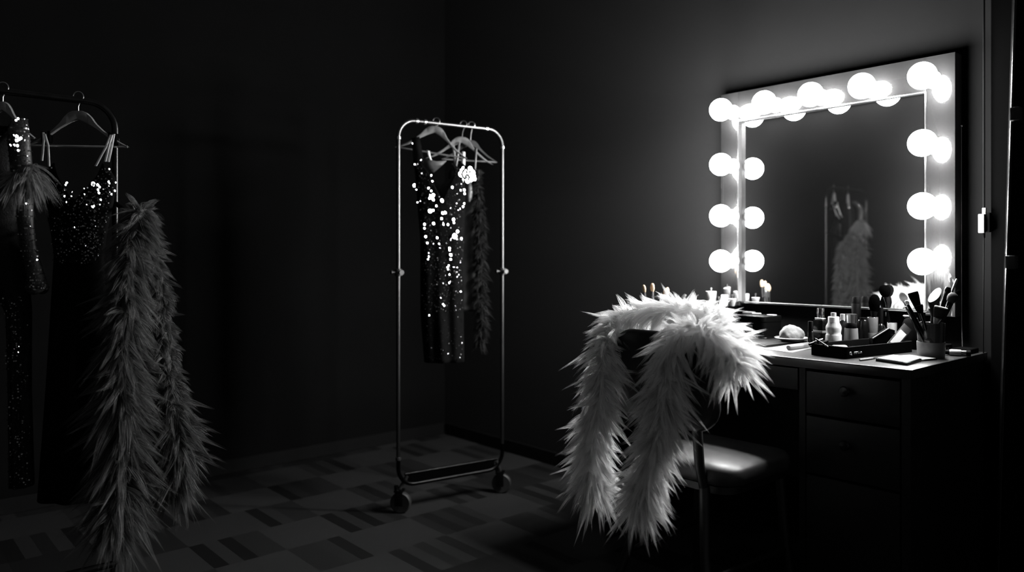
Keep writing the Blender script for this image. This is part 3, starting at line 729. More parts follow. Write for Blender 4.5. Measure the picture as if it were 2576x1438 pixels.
obj('lining_strip', G().grid([[(-24 * k3, -.012, -74 * k3), (-17 * k3, -.012, -76 * k3)], [(-22 * k3, -.014, -84 * k3), (-14 * k3, -.014, -92 * k3)], [(-16 * k3, -.016, -98 * k3), (-11 * k3, -.016, -99 * k3)]]), M['strap'], d3.t, solid=.001)
d3.sequins(1100, (85, 600), .0022, .33, 23, dens=lambda q, y: 1 if y < 480 else .3)
F3 = [(1042, 465, 6), (1047, 477, 3), (1085, 494, 8), (1090, 491, 6), (1082, 499, 6), (1090, 502, 5), (1085, 480, 3), (1078, 473, 3), (1085, 441, 2.5), (1112, 505, 6), (1082, 531, 7), (1090, 529, 3.5), (1114, 536, 5), (1120, 535, 5), (1111, 550, 4), (1141, 552, 5), (1142, 560, 3), (1127, 565, 3.5), (1116, 565, 2.5),
      (1091, 562, 4.5), (1068, 564, 4), (1068, 574, 3), (1151, 582, 5), (1144, 594, 9), (1161, 599, 3), (1071, 595, 4), (1100, 598, 3.5), (1105, 613, 2.5), (1075, 611, 3), (1131, 624, 3.5), (1131, 629, 3), (1134, 641, 5), (1134, 652, 3.5), (1129, 667, 2), (1126, 672, 2.5), (1127, 677, 2), (1131, 690, 2.5), (1130, 711, 2), (1138, 471, 4),
      (1168, 477, 4), (1169, 486, 3), (1168, 511, 3), (1165, 519, 3), (1159, 478, 2.5), (1115, 764, 2), (1118, 768, 2), (1080, 792, 2), (1060, 776, 2), (1057, 528, 2), (1050, 508, 2), (1098, 518, 3), (1079, 645, 2), (1077, 652, 2), (1159, 733, 2), (1088, 456, 2.5), (1045, 382, 3), (1043, 412, 2), (1038, 360, 2), (1059, 402, 2)]
d3.flares(F3, 6)

# --- satin gown behind it, with the jewelled flower
p, z = bar_point(RA, RD, RL, 1166); k4 = z / FPX
O4 = (p.x, p.y, RT + rt); R4 = turned(2)
hanger('coat_hanger', 'wooden hanger behind the tilted one on the chrome rack, half hidden', O4, turned(2), k4 * .70, math.radians(6), bar=False, drop=-10)
d4 = Dress('evening_gown', 'dark satin gown with a bright jewelled flower, behind the sequin gown', O4, R4,
           [(60, 4, 42, .018), (120, 2, 40, .022), (200, 2, 36, .026), (470, 2, 40, .03)],
           lin([(-1, 120), (-.6, 105), (0, 150), (.6, 190), (1, 150)]), lin([(-1, 118), (0, 150), (1, 118)]), 470, dict(front=M['darksatin'], back=M['darksatin']), k4, folds=.003)
d4.band('strap', [(-26, -.010, 52), (-22, -.014, 80), (-18, -.02, 118)], .013, 'satin')
d4.band('strap', [(-10, -.010, 46), (-14, -.016, 84), (-20, -.02, 118)], .010, 'satin')
d4.band('strap', [(33, -.008, 62), (31, -.012, 90), (27, -.014, 150)], .008, 'satin')
obj('satin_panel', G().grid([[((15 - w_) * k4, -.034, -y_ * k4), (17 * k4, -.040, -y_ * k4), ((17 + w_) * k4, -.034, -y_ * k4)] for y_, w_ in ((128, 2), (150, 5), (172, 8), (186, 6), (197, .5))]), M['satin'], d4.t, smooth=80, solid=.001)
g = G(); rnd = random.Random(8)
petals = [(1170, 432), (1187, 433), (1194, 441), (1175, 447), (1183, 450), (1195, 452), (1167, 437), (1172, 459), (1180, 462), (1189, 460), (1197, 457), (1164, 446), (1184, 441), (1178, 440), (1190, 448)]
for px, py in petals:
    wp = on_plane(px, py, (O4[0], O4[1] ), (-SS, CC)) - Vector((-SS, CC, 0)) * (.125 + rnd.uniform(0, .012))
    bx_, bz_ = BULBS[rnd.randrange(len(BULBS))]
    h = ((Vector((bx_, MF - BP, bz_)) - wp).normalized() + (CAMP - wp).normalized()).normalized()
    hl = d4.t.rotation_euler.to_matrix().inverted() @ h
    g.disc(d4.inv @ wp, hl, rnd.uniform(.0075, .0125), 14, rnd.uniform(.7, 1))
o = obj('jewelled_flower', g, M['flare'], d4.t, smooth=0); o['kind'] = 'stuff'
obj('flower_pin', G().tube([d4.inv @ (on_plane(1180, 446, (O4[0], O4[1]), (-SS, CC)) - Vector((-SS, CC, 0)) * .11), d4.inv @ (on_plane(1180, 446, (O4[0], O4[1]), (-SS, CC)) - Vector((-SS, CC, 0)) * .01)], .003, 8), M['joint'], d4.t)
# third hanger, dim
p, z = bar_point(RA, RD, RL, 1186)
O5 = (p.x, p.y, RT + rt)
hanger('coat_hanger', 'dim grey hanger farthest back on the chrome rack, bare and mostly hidden', O5, turned(-2), z / FPX * .58, math.radians(3), mat='greyplastic', drop=-30)
# dark boa on the rack
bx0 = z + .0
pts = [at(1203, 428, bx0 - .045), at(1201, 470, bx0 - .05), at(1206, 540, bx0 - .05), at(1210, 620, bx0 - .05), at(1208, 720, bx0 - .05), at(1212, 800, bx0 - .05), at(1206, 868, bx0 - .05)]
boa('feather_boa', 'dark slim feather boa hanging at the right of the chrome rack', pts, [.02, .028, .04, .045, .045, .045, .035], 620, 9, .014, 31, M['darkfeather'], width=.0022)

# grey boa over the left rack's hook
zb = 2.25
hk0 = Vector((LB.x, LB.y, 1.275)); hk1 = at(345, 545, zb + .03)
obj('side_hook', G().tube([I(lrack) @ p_ for p_ in (hk0, hk0.lerp(hk1, .5) + Vector((0, 0, -.005)), hk1, hk1 + Vector((.01, -.02, .03)))], .007, 10), M['dimchrome'], lrack)
pts = [at(282, 1345, zb - .06), at(304, 1270, zb - .05), at(304, 1170, zb - .04), at(311, 1060, zb - .03), at(308, 950, zb - .02), at(312, 840, zb - .01), at(321, 730, zb), at(329, 612, zb), at(346, 542, zb + .01),
       at(354, 547, zb + .05), at(374, 622, zb + .09), at(396, 740, zb + .11), at(410, 850, zb + .12), at(422, 950, zb + .12), at(438, 1040, zb + .11), at(448, 1110, zb + .10), at(444, 1190, zb + .10), at(438, 1235, zb + .10)]
boa('feather_boa', 'long grey feather boa hanging beside the left rack, its lower end near the floor', pts, [.12, .12, .115, .11, .105, .10, .085, .075, .06, .05, .042, .038, .038, .042, .080, .108, .100, .085], 2100, 22, .029, 41, M['greyfeather'], width=.0016, spread=.011)

# ------------------------------------------------------------------ small things on the table
def T(px, py): return onZ(px, py, TZ)
def mm(px_w, p):                                                      # metres spanned by a pixel width at p
    d = (p - CAMP); return px_w * (-d.x * SS + d.y * CC) / FPX
def lathe_thing(name, label, cat, px, by, parts, group=None):
    p = T(px, by); t = thing(name, label, cat, (p.x, p.y, TZ), 0, group)
    for nm, prof_, mat in parts: obj(nm, G().lathe(prof_, 28), M[mat], t, smooth=45)
    return t, p
def scale(px, by): return mm(1, T(px, by))
GB = 'bottles and jars behind the tray'
k = scale(2097, 873)
lathe_thing('lotion_bottle', 'white waisted lotion bottle, brightest of those behind the tray', 'bottle', 2097, 873,
    [('body', [(.0, 0), (18.5 * k, 0), (19.5 * k, 2 * k), (19 * k, 30 * k), (18 * k, 33 * k), (17 * k, 34.5 * k), (17.5 * k, 40 * k), (18.8 * k, 48 * k), (18 * k, 53 * k), (13.5 * k, 62 * k), (13.5 * k, 63 * k), (0, 63 * k)], 'plastic'),
     ('collar', [(13.2 * k, 63 * k), (13.2 * k, 76 * k), (12 * k, 77 * k), (0, 77 * k)], 'ceramic'), ('nozzle', [(6.5 * k, 77 * k), (6.5 * k, 87 * k), (0, 87.5 * k)], 'greycer')], GB)
p = T(2064, 866); k = mm(1, p)
t = thing('perfume_bottle', 'square black perfume bottle with a clear stopper left of the white lotion bottle', 'bottle', (p.x, p.y, TZ), -.35, GB)
obj('body', G().box(-16 * k, 16 * k, -9 * k, 9 * k, 0, 62 * k, 3 * k), M['blackgloss'], t)
obj('base_band', G().box(-16.6 * k, 16.6 * k, -9.6 * k, 9.6 * k, 30 * k, 36 * k, 1 * k), M['greyplastic'], t)
obj('shoulder', G().slab(rrect(-13 * k, 13 * k, -8 * k, 8 * k, 3 * k, 3), 62 * k, 67 * k, 1.5 * k), M['silver'], t)
obj('stopper', G().box(-7 * k, 8 * k, -6 * k, 6 * k, 67 * k, 92 * k, 2 * k), M['glass'], t)
k = scale(2039, 872)
lathe_thing('mascara_tube', 'slim black upright tube nearest the cotton plate, behind the tray', 'tube', 2039, 874,
    [('tube', [(6 * k, 0), (6.3 * k, 2 * k), (6.3 * k, 40 * k), (5.4 * k, 41 * k)], 'blackgloss'), ('cap', [(6 * k, 41 * k), (6 * k, 64 * k), (5 * k, 66 * k), (0, 66.5 * k)], 'blackmatte')], GB)
k = scale(2141, 873)
lathe_thing('foundation_jar', 'grey glass bottle with a black band and clear cap, behind the tray', 'bottle', 2141, 873,
    [('body', [(17.5 * k, 0), (18 * k, 3 * k), (15.5 * k, 48 * k), (0, 48 * k)], 'greyplastic'), ('band', [(13 * k, 48 * k), (14 * k, 49 * k), (14 * k, 61 * k), (13 * k, 62 * k)], 'blackmatte'),
     ('cap', [(13.5 * k, 62 * k), (14 * k, 83 * k), (12 * k, 84 * k), (0, 84 * k)], 'silver')], GB)
k = scale(2172, 868)
lathe_thing('toner_bottle', 'plain dark bottle between the banded bottle and the grey brush tumbler', 'bottle', 2171, 868,
    [('body', [(12.5 * k, 0), (13 * k, 2 * k), (13 * k, 60 * k), (11 * k, 64 * k), (0, 64 * k)], 'blackgloss'), ('cap', [(8 * k, 64 * k), (8 * k, 70 * k), (0, 70.5 * k)], 'blackmatte')], GB)
k = scale(2152, 864)
lathe_thing('lipstick_tube', 'tall black tube with a domed top rising over the banded bottle', 'tube', 2154, 864.5,
    [('tube', [(10 * k, 0), (11 * k, 2 * k), (11 * k, 100 * k), (10.3 * k, 101 * k)], 'blackmatte'), ('cap', [(10 * k, 101 * k), (10.2 * k, 112 * k), (8 * k, 118 * k), (0, 120 * k)], 'blackmatte')], GB)
k = scale(2217, 868)
lathe_thing('serum_bottle', 'small black dropper bottle beside the leaning compact mirror', 'bottle', 2216, 869,
    [('body', [(9 * k, 0), (9.5 * k, 2 * k), (9.5 * k, 48 * k), (5 * k, 55 * k), (0, 55 * k)], 'blackgloss'), ('cap', [(5.5 * k, 55 * k), (5.5 * k, 95 * k), (0, 96 * k)], 'blackmatte')], GB)
k = scale(2232, 864)
lathe_thing('perfume_vial', 'thin clear glass vial standing behind the small grey cup', 'bottle', 2231, 864,
    [('body', [(6 * k, 0), (6.5 * k, 2 * k), (6.5 * k, 66 * k), (4 * k, 69 * k), (0, 69 * k)], 'glass'), ('cap', [(5 * k, 69 * k), (5 * k, 80 * k), (0, 80.5 * k)], 'silver')], GB)
k = scale(2086, 866)
lathe_thing('cream_jar', 'small pale jar with a thin stick handle, half hidden behind the lotion bottle', 'jar', 2121, 865,
    [('body', [(8 * k, 0), (8.5 * k, 2 * k), (8.5 * k, 58 * k), (7 * k, 61 * k), (0, 61 * k)], 'blackgloss'), ('cap', [(7 * k, 61 * k), (7 * k, 76 * k), (0, 76.5 * k)], 'greycer')], GB)

def cup(name, label, px, by, r, h, split, mat_low, mat_top, taper=.94, group=None):
    p = T(px, by); t = thing(name, label, 'cup', (p.x, p.y, TZ), 0, group)
    r0 = r * taper; rs = r0 + (r - r0) * split / h
    if mat_low: obj('base', G().lathe([(r0, 0), (r0 + .001, .002), (rs + .0015, split), (rs - .003, split), (r0 - .004, .006), (0, .006)], 36), M[mat_low], t)
    obj('tumbler', G().lathe([(0, .0065), (r0 - .0045, .0065), (rs - .001, split + .0005), (r, h), (r - .0008, h + .0015), (r - .003, h), (rs - .004, split), (r0 - .007, .010), (0, .010)], 36), M[mat_top], t)
    return t, p
def brush(label, base, tip, head, hl, hw, hair, fer=.02, hr=.0035, ferm='silver', handm='blackgloss', group=None, roll=0.0):
    base, tip = Vector(base), Vector(tip); d = tip - base; L = d.length
    t = thing('makeup_brush', label, 'brush', base, group=group, quat=Vector((0, 0, 1)).rotation_difference(d) @ Quaternion((0, 0, 1), roll))
    if head == 'rod':
        obj('handle', G().lathe([(hr * .6, 0), (hr, .02), (hr, L - .03), (hr * 1.25, L - .01), (hr * .9, L - .001), (0, L)], 16), M[handm], t); return t
    a = L - hl; b = a - fer
    obj('handle', G().lathe([(hr * .5, 0), (hr * .8, .02), (hr * 1.15, b * .7), (hr, b), (0, b)], 16), M[handm], t)
    if head in ('flat', 'angled', 'square'):
        sy = .6 if head == 'angled' else .38; fw = hw * .62
        obj('ferrule', G().lathe([(hr * 1.02, b - .002), (fw, a), (fw * .9, a + .001)], 20, None, 1).lathe([(fw, a), (fw, a + .002)], 20, None, sy), M[ferm], t)
        rows = []
        for i, q in enumerate((0, .35, .75, .95, 1.0)):
            w_ = fw + (hw - fw) * min(1, q * 1.4); w_ *= (1 if q < .96 else .93)
            rows.append([(w_ * math.cos(x), w_ * sy * math.sin(x), a + hl * q + (hl * .5 * q * math.cos(x) if head == 'angled' else 0)) for x in [2 * PI * j / 24 for j in range(24)]])
        g = G().grid(rows, wrap=True); g.f.append(tuple(len(g.v) - 24 + i for i in range(24)))
        obj('bristles', g, M[hair], t, smooth=50)
        if head == 'angled' or hair == 'hairg':
            rows = []
            for q, s_ in ((.93, 1.015), (1.0, 1.0), (1.03, .9)):
                w_ = hw * s_
                rows.append([(w_ * math.cos(x), w_ * sy * math.sin(x), a + hl * q + (hl * .5 * q * math.cos(x) if head == 'angled' else 0)) for x in [2 * PI * j / 24 for j in range(24)]])
            g = G().grid(rows, wrap=True); g.f.append(tuple(len(g.v) - 24 + i for i in range(24)))
            o_ = obj('bristle_tips', g, M['hairw'], t, smooth=50); o_['label'] = 'white bristle tips'
    else:
        fw = min(hw * .55, hr * 1.9)
        obj('ferrule', G().lathe([(hr * 1.02, b - .002), (fw, a - .004), (fw * 1.05, a + .002), (0, a + .002)], 20), M[ferm], t)
        pr = {'oval': [(.6, 0), (.92, .3), (1, .5), (.85, .78), (.5, .95), (0, 1)], 'puff': [(.45, 0), (.8, .2), (1, .5), (.95, .72), (.65, .92), (0, 1)], 'point': [(.75, 0), (1, .25), (.95, .5), (.6, .82), (.2, .98), (0, 1)]}[head]
        obj('bristles', G().lathe([(hw * x, a + hl * z) for x, z in pr], 24, None, .7 if head != 'puff' else .9), M[hair], t, smooth=60)
    return t
# large brush cup at the front right
cupt, cp = cup('brush_cup', 'clear tumbler with a pale grey base full of make-up brushes, at the table\'s right', 2342, 897, .0405, .106, .048, 'greycer', 'smoke')
zc = (cp - CAMP); zc = -zc.x * SS + zc.y * CC
def inb(dx, dy): return Vector((cp.x + dx, cp.y + dy, TZ + .014))
GC = 'brushes in the large tumbler'
BL = [('white oval-headed brush leaning out at the far left of the large tumbler', (2266, 733, 0.01), 'oval', .036, .0125, 'hairw', dict(hr=.0045), (-.010, 0)),
      ('small brush with a pale rounded tip, just under the white oval brush', (2279, 755, -.02), 'oval', .016, .007, 'hairw', dict(fer=.035, hr=.006, ferm='blackmatte'), (.004, -.008)),
      ('slim brush with a pale metal ferrule, lowest on the left of the large tumbler', (2277, 770, -.035), 'square', .004, .0042, 'hairw', dict(fer=.04, hr=.0036), (.000, -.014)),
      ('big black comb-shaped brush behind the white oval one in the large tumbler', (2296, 735, 0.03), 'flat', .050, .0165, 'hairk', dict(hr=.005, ferm='blackmatte', roll=.8), (.004, .010)),
      ('square black brush with a pale edge, low on the tumbler\'s left side', (2311, 768, -.03), 'square', .024, .0125, 'hairk', dict(hr=.005, ferm='blackgloss', roll=.7), (.010, -.010)),
      ('wide slanted brush with dark hair and a dazzling white tip in the large tumbler', (2352, 742, 0.0), 'angled', .044, .0250, 'hairg', dict(hr=.006, ferm='hairg', roll=1.45), (-.004, .0)),
      ('broad flat grey brush with a white top edge at the front of the large tumbler', (2368, 772, -.03), 'square', .036, .0205, 'hairg', dict(hr=.005, ferm='greyplastic', roll=.75), (-.012, -.012)),
      ('thick black blunt handle standing upright at the right of the large tumbler', (2386, 722, 0.02), 'rod', 0, 0, 'hairk', dict(hr=.0085), (-.010, .012)),
      ('thin handle with a pale tip, reaching highest and farthest right of the large tumbler', (2408, 701, 0.03), 'rod', 0, 0, 'hairk', dict(hr=.0035, handm='silver'), (-.016, .012)),
      ('round soft dark grey powder brush at the right of the large tumbler', (2402, 736, -.01), 'puff', .036, .0155, 'hairg', dict(hr=.0045, ferm='blackgloss'), (-.018, .0)),
      ('small dark brush behind the round grey one at the right of the large tumbler', (2414, 729, 0.03), 'oval', .022, .0075, 'hairk', dict(hr=.004, ferm='blackgloss'), (-.020, .010))]
for lab, (px, py, dz), hd, hl_, hw_, hr_, kw, off in BL:
    brush(lab, inb(*off), at(px, py, zc + dz), hd, hl_, hw_, hr_, group=GC, **kw)
# grey tumbler and small cup behind the tray
t1, c1 = cup('brush_tumbler', 'small clear tumbler with a grey base holding a black brush, behind the tray', 2195, 868.5, .0185, .100, .045, 'greyplastic', 'smoke', 1.0)
def zdep(p): d = p - CAMP; return -d.x * SS + d.y * CC
brush('large black oval brush with a pale rim standing in the small clear tumbler', Vector((c1.x, c1.y, TZ + .014)), at(2201, 740, zdep(c1) - .01), 'oval', .062, .0205, 'hairk', ferm='blackmatte', fer=.03, hr=.006)
t1, c1 = cup('small_cup', 'small plain grey cup behind the leaning compact mirror', 2244, 868, .0165, .080, .04, None, 'greycer', 1.0)
brush('round black powder brush rising tall from the small grey cup', Vector((c1.x, c1.y, TZ + .014)), at(2224, 716, zdep(c1) - .012), 'puff', .044, .0195, 'hairk', ferm='blackgloss', hr=.0045)
# black pouch
p = T(2292, 877); k = mm(1, p)
t = thing('cosmetic_pouch', 'black soft pouch with a white oval clasp behind the large brush tumbler', 'pouch', (p.x, p.y, TZ), -.3)
g = G(); rows = []
for q, s_ in ((0, .85), (.06, 1), (.4, 1.03), (.8, .9), (.95, .7), (1, .45)):
    rows.append([(24 * k * s_ * (abs(math.cos(a)) ** .6) * (1 if math.cos(a) > 0 else -1), 13 * k * s_ * (abs(math.sin(a)) ** .6) * (1 if math.sin(a) > 0 else -1), 78 * k * q + .002 * math.sin(3 * a) * q) for a in [2 * PI * j / 28 for j in range(28)]])
g.grid(rows, wrap=True); g.f.append(tuple(range(28))[::-1]); g.f.append(tuple(len(g.v) - 28 + i for i in range(28)))
obj('bag', g, M['blackmatte'], t, smooth=60)
obj('clasp', G().lathe([(0, -2 * k), (9 * k, -2 * k), (11 * k, 0), (9 * k, 2 * k), (0, 2 * k)], 24, Matrix.Translation((-10 * k, -3 * k, 82 * k)), .45), M['plastic'], t)
obj('zip', G().tube([(-18 * k, 0, 77.5 * k), (0, -1 * k, 79 * k), (18 * k, 0, 77.5 * k)], 1.4 * k, 8), M['greyplastic'], t)

# tray
A, Bp, Dp = T(2128, 903), T(2045, 891), T(2297, 885)
ex = (Dp - A); TL = ex.length; ex.normalize(); ey = Vector((-ex.y, ex.x, 0)); TW = (Bp - A).dot(ey)
tray = thing('cosmetics_tray', 'long low black tray with small pale lettering on its front, near the table\'s front edge', 'tray', (A.x, A.y, TZ), math.atan2(ex.y, ex.x))
TH = .036
g = G().slab(rrect(0, TL, 0, TW, .008, 4), 0, .004)
o1, i1 = rrect(0, TL, 0, TW, .008, 4), rrect(.005, TL - .005, .005, TW - .005, .005, 4); n4 = len(o1)
rows = [[(x, y, .004) for x, y in o1], [(x, y, TH) for x, y in o1], [(x, y, TH + .001) for x, y in [((a[0] + b[0]) / 2, (a[1] + b[1]) / 2) for a, b in zip(o1, i1)]], [(x, y, TH) for x, y in i1], [(x, y, .004) for x, y in i1]]
g.grid(rows, wrap=True)
obj('tray_body', g, M['blackmatte'], tray, smooth=50)
obj('divider', G().box(.15, .153, .006, TW - .006, .004, .024), M['blackmatte'], tray)
# the lettering: soft illegible strokes - a ring, a dash, joined uprights, a dot, a hook
lt = G()
def stroke(pts, r): lt.tube([(x, -.0006, z) for x, z in pts], r, 6)
x0, zc0 = .022, .0165
stroke([(x0 + .0042 * math.cos(a), zc0 + .0038 * math.sin(a)) for a in np.linspace(0, 2 * PI, 13)], .0014)
stroke([(x0 + .001, zc0 - .001), (x0 + .006, zc0 - .0055)], .0013)
for i in range(3): stroke([(x0 + .018 + i * .006, zc0 - .003), (x0 + .018 + i * .006, zc0 + .003), (x0 + .022 + i * .006, zc0 + .003)], .0012)
stroke([(x0 + .038, zc0 - .003), (x0 + .040, zc0 + .004), (x0 + .043, zc0 - .003)], .0016)
stroke([(x0 + .048, zc0 - .003), (x0 + .050, zc0 + .002), (x0 + .054, zc0 + .002), (x0 + .055, zc0 - .003)], .0012)
obj('lettering', lt, M['mark'], tray)
def in_tray(x, y, z=.0045): return tray.matrix_basis @ Vector((x, y, z))
bpy.context.view_layer.update()
tmat = Matrix.Translation(tray.location) @ tray.rotation_euler.to_matrix().to_4x4()
def in_tray(x, y, z=.0045): return tmat @ Vector((x, y, z))
ta = math.atan2(ex.y, ex.x)
w = in_tray(.034, .052, .012)
t = thing('cream_tube', 'fat white tube lying in the left end of the black tray', 'tube', (w.x, w.y, TZ + .026), YAW + .05)
RX = Matrix.Rotation(PI / 2, 4, 'Y')
obj('tube', G().lathe([(.004, -.020), (.009, -.019), (.011, -.014), (.011, .022), (.009, .027), (0, .028)], 24, RX), M['plastic'], t)
obj('cap', G().lathe([(.007, -.031), (.008, -.030), (.008, -.021), (.005, -.020)], 20, RX), M['ceramic'], t)
def stick(name, label, cat, a, b, r, mats, group=None, split=.75):
    a, b = Vector(a), Vector(b); d = b - a; L = d.length
    t = thing(name, label, cat, a, group=group, quat=Vector((0, 0, 1)).rotation_difference(d))
    obj('barrel', G().lathe([(r * .9, 0), (r, .002), (r, L * split), (0, L * split)], 14), M[mats[0]], t)
    obj('tip', G().lathe([(r * .92, L * split), (r * .85, L * .93), (r * .35, L), (0, L)], 14), M[mats[1]], t)
    return t
GP = 'pencils in the black tray'
stick('cosmetic_pencil', 'dark pencil propped over the tray\'s left rim, uppermost of three', 'pencil', at(2036, 866, zdep(in_tray(.0, .1))), at(2070, 852, zdep(in_tray(.0, .1)) + .03), .0045, ('blackgloss', 'silver'), GP)
stick('cosmetic_pencil', 'dark pencil slanting down into the tray beside the fat white tube', 'pencil', at(2052, 852, zdep(in_tray(.02, .1)) + .0), at(2083, 872, zdep(in_tray(.02, .1)) - .06), .0035, ('blackgloss', 'greyplastic'), GP)
stick('cosmetic_pencil', 'short dark pencil lying flat behind the fat white tube in the tray', 'pencil', in_tray(.015, .112, .038), in_tray(.085, .125, .040), .0042, ('blackmatte', 'blackgloss'), GP)
# leaning compact with a mirror face painted white for its reflection, and its lid
q1, q2 = at(2230, 864, zdep(in_tray(.20, .05))), at(2276, 816, zdep(in_tray(.24, .075)))
mid = in_tray(.275, .048, .006)
t = thing('compact_mirror', 'open black compact with a bright mirror leaning up in the tray\'s right end', 'compact', mid, YAW)
inv = I(t)
v0, v1 = inv @ at(2228, 866, zdep(mid) - .01), inv @ at(2274, 813, zdep(mid) + .025)
dv = (v1 - v0); Lc = dv.length; dv.normalize()
sd = Vector((1, .12, 0)); sd = (sd - dv * sd.dot(dv)).normalized(); nn_ = dv.cross(sd)
mtx = Matrix((sd, dv, -nn_)).transposed().to_4x4(); mtx.translation = v0
if (mtx.to_3x3() @ Vector((0, 0, 1))).y > 0:
    nsgn = -1
else: nsgn = 1
obj('lid', G().box(0, .032, 0, Lc, -.003, .003, .0012, mtx), M['silver'], t)
obj('glass', G().box(.004, .028, Lc * .16, Lc * .74, .0031, .0040, 0, mtx).box(.004, .028, Lc * .16, Lc * .70, -.0040, -.0031, 0, mtx), M['paper'], t)  # matte white panes painted in place of a bright reflection
obj('case', G().box(.034, .076, .034, .074, -.001, .050, .004), M['blackgloss'], t)
p = in_tray(.305, .088, .0045)
t = thing('powder_case', 'closed dark case with a slanted top behind the open compact in the tray', 'case', p, YAW)
obj('box', G().add([(-.03, -.012, 0), (.045, -.012, 0), (.045, .012, 0), (-.03, .012, 0), (-.03, -.012, .036), (.025, -.012, .070), (.045, -.012, .064), (-.03, .012, .036), (.025, .012, .070), (.045, .012, .064)],
    [(3, 2, 1, 0), (0, 1, 6, 5, 4), (3, 7, 8, 9, 2), (4, 5, 8, 7), (5, 6, 9, 8), (1, 2, 9, 6), (0, 4, 7, 3)]), M['blackmatte'], t, smooth=20)
obj('edge', G().tube([(-.03, -.013, .037), (.025, -.013, .071)], .0022, 8), M['greyplastic'], t)

# two-leaf palette near the front edge
def flat_leaf(name, corners, z0, th, label, mats, cat):
    P4 = [T(*c) for c in corners]; c = sum(P4, Vector()) / 4
    t = thing(name, label, cat, (c.x, c.y, TZ))
    L4 = [(q.x - c.x, q.y - c.y) for q in P4]
    if sum(L4[i][0] * L4[(i + 1) % 4][1] - L4[(i + 1) % 4][0] * L4[i][1] for i in range(4)) < 0: L4 = L4[::-1]
    obj('case', G().slab(L4, z0, z0 + th, .0006), M[mats[0]], t)
    obj('panel', G().slab([(x * .93, y * .93) for x, y in L4], z0 + th, z0 + th + .0012), M[mats[1]], t)
    return t
flat_leaf('powder_palette', [(2203, 908), (2283, 920), (2318, 909), (2246, 899)], 0, .009, 'flat square palette with a bright face at the table\'s front edge', ('blackgloss', 'paper'), 'palette')
flat_leaf('blush_palette', [(2252, 898), (2322, 908), (2358, 905), (2288, 895.5)], 0, .004, 'second flat bright palette tucked against the brush tumbler\'s foot', ('blackgloss', 'paper'), 'palette')
stick('lip_pencil', 'pale pencil lying just left of the flat bright palette', 'pencil', T(2163, 908) + Vector((0, 0, .0035)), T(2203, 903) + Vector((0, 0, .0035)), .0034, ('plastic', 'silver'))
# right-hand tube and flat black case
p0_, p1_ = T(2374, 893), T(2442, 897)
t = thing('foundation_tube', 'dark tube with a bright white middle lying at the table\'s right corner', 'tube', (p0_.x, p0_.y, TZ + .0105), quat=Vector((0, 0, 1)).rotation_difference(p1_ - p0_))
Lt = (p1_ - p0_).length
obj('tube', G().lathe([(.005, 0), (.007, .003), (.009, Lt * .22), (0, Lt * .22)], 20), M['blackmatte'], t)
obj('label_band', G().lathe([(.009, Lt * .22), (.0105, Lt * .28), (.0105, Lt * .62), (.009, Lt * .66)], 20), M['plastic'], t)
obj('collar', G().lathe([(.0088, Lt * .66), (.0092, Lt * .84)], 20), M['silver'], t)
obj('cap', G().lathe([(.0095, Lt * .84), (.0100, Lt), (.008, Lt * 1.01), (0, Lt * 1.01)], 20), M['blackmatte'], t)
flat_leaf('eyeshadow_case', [(2395, 886), (2440, 891), (2462, 886), (2418, 882)], 0, .014, 'flat black case beside the dark tube at the table\'s right corner', ('blackmatte', 'blackmatte'), 'case')
p = T(2380, 889); t = thing('cosmetic_pot', 'small round black pot between the brush tumbler and the lying dark tube', 'pot', (p.x, p.y + .012, TZ))
obj('pot', G().lathe([(.012, 0), (.013, .002), (.013, .020), (0, .020)], 24), M['blackgloss'], t); obj('lid', G().lathe([(.0135, .020), (.0135, .029), (.012, .031), (0, .031)], 24), M['blackmatte'], t)
# thin dark case, paper, small tube
flat_leaf('liner_case', [(1900, 869), (1926, 873), (2031, 861), (2008, 858)], 0, .005, 'thin long dark case lying between the paper sheet and the cotton plate', ('blackgloss', 'blackmatte'), 'case')
P4 = [T(1918, 878), T(1992, 887), T(2046, 874), T(1982, 868)]; c = sum(P4, Vector()) / 4
o = obj('paper_sheet', G().slab([(q.x - c.x, q.y - c.y) for q in P4], 0.0003, .0012), M['paper'], loc=(c.x, c.y, TZ), smooth=0)
tag(o, 'bright white paper sheet lying on the table left of the black tray', 'paper')
a, b = T(1983, 882), T(2041, 874)
t = thing('concealer_stick', 'stubby pale tube lying on the white paper left of the black tray', 'tube', (a.x, a.y, TZ + .011), quat=Vector((0, 0, 1)).rotation_difference(b - a)); Lt = (b - a).length
obj('barrel', G().lathe([(.007, 0), (.0095, .003), (.0095, Lt * .55), (0, Lt * .55)], 20), M['greycer'], t)
obj('collar', G().lathe([(.0095, Lt * .55), (.0095, Lt * .85), (.007, Lt * .88)], 20), M['greyplastic'], t); obj('tip', G().lathe([(.006, Lt * .88), (.004, Lt), (0, Lt * 1.02)], 20), M['plastic'], t)
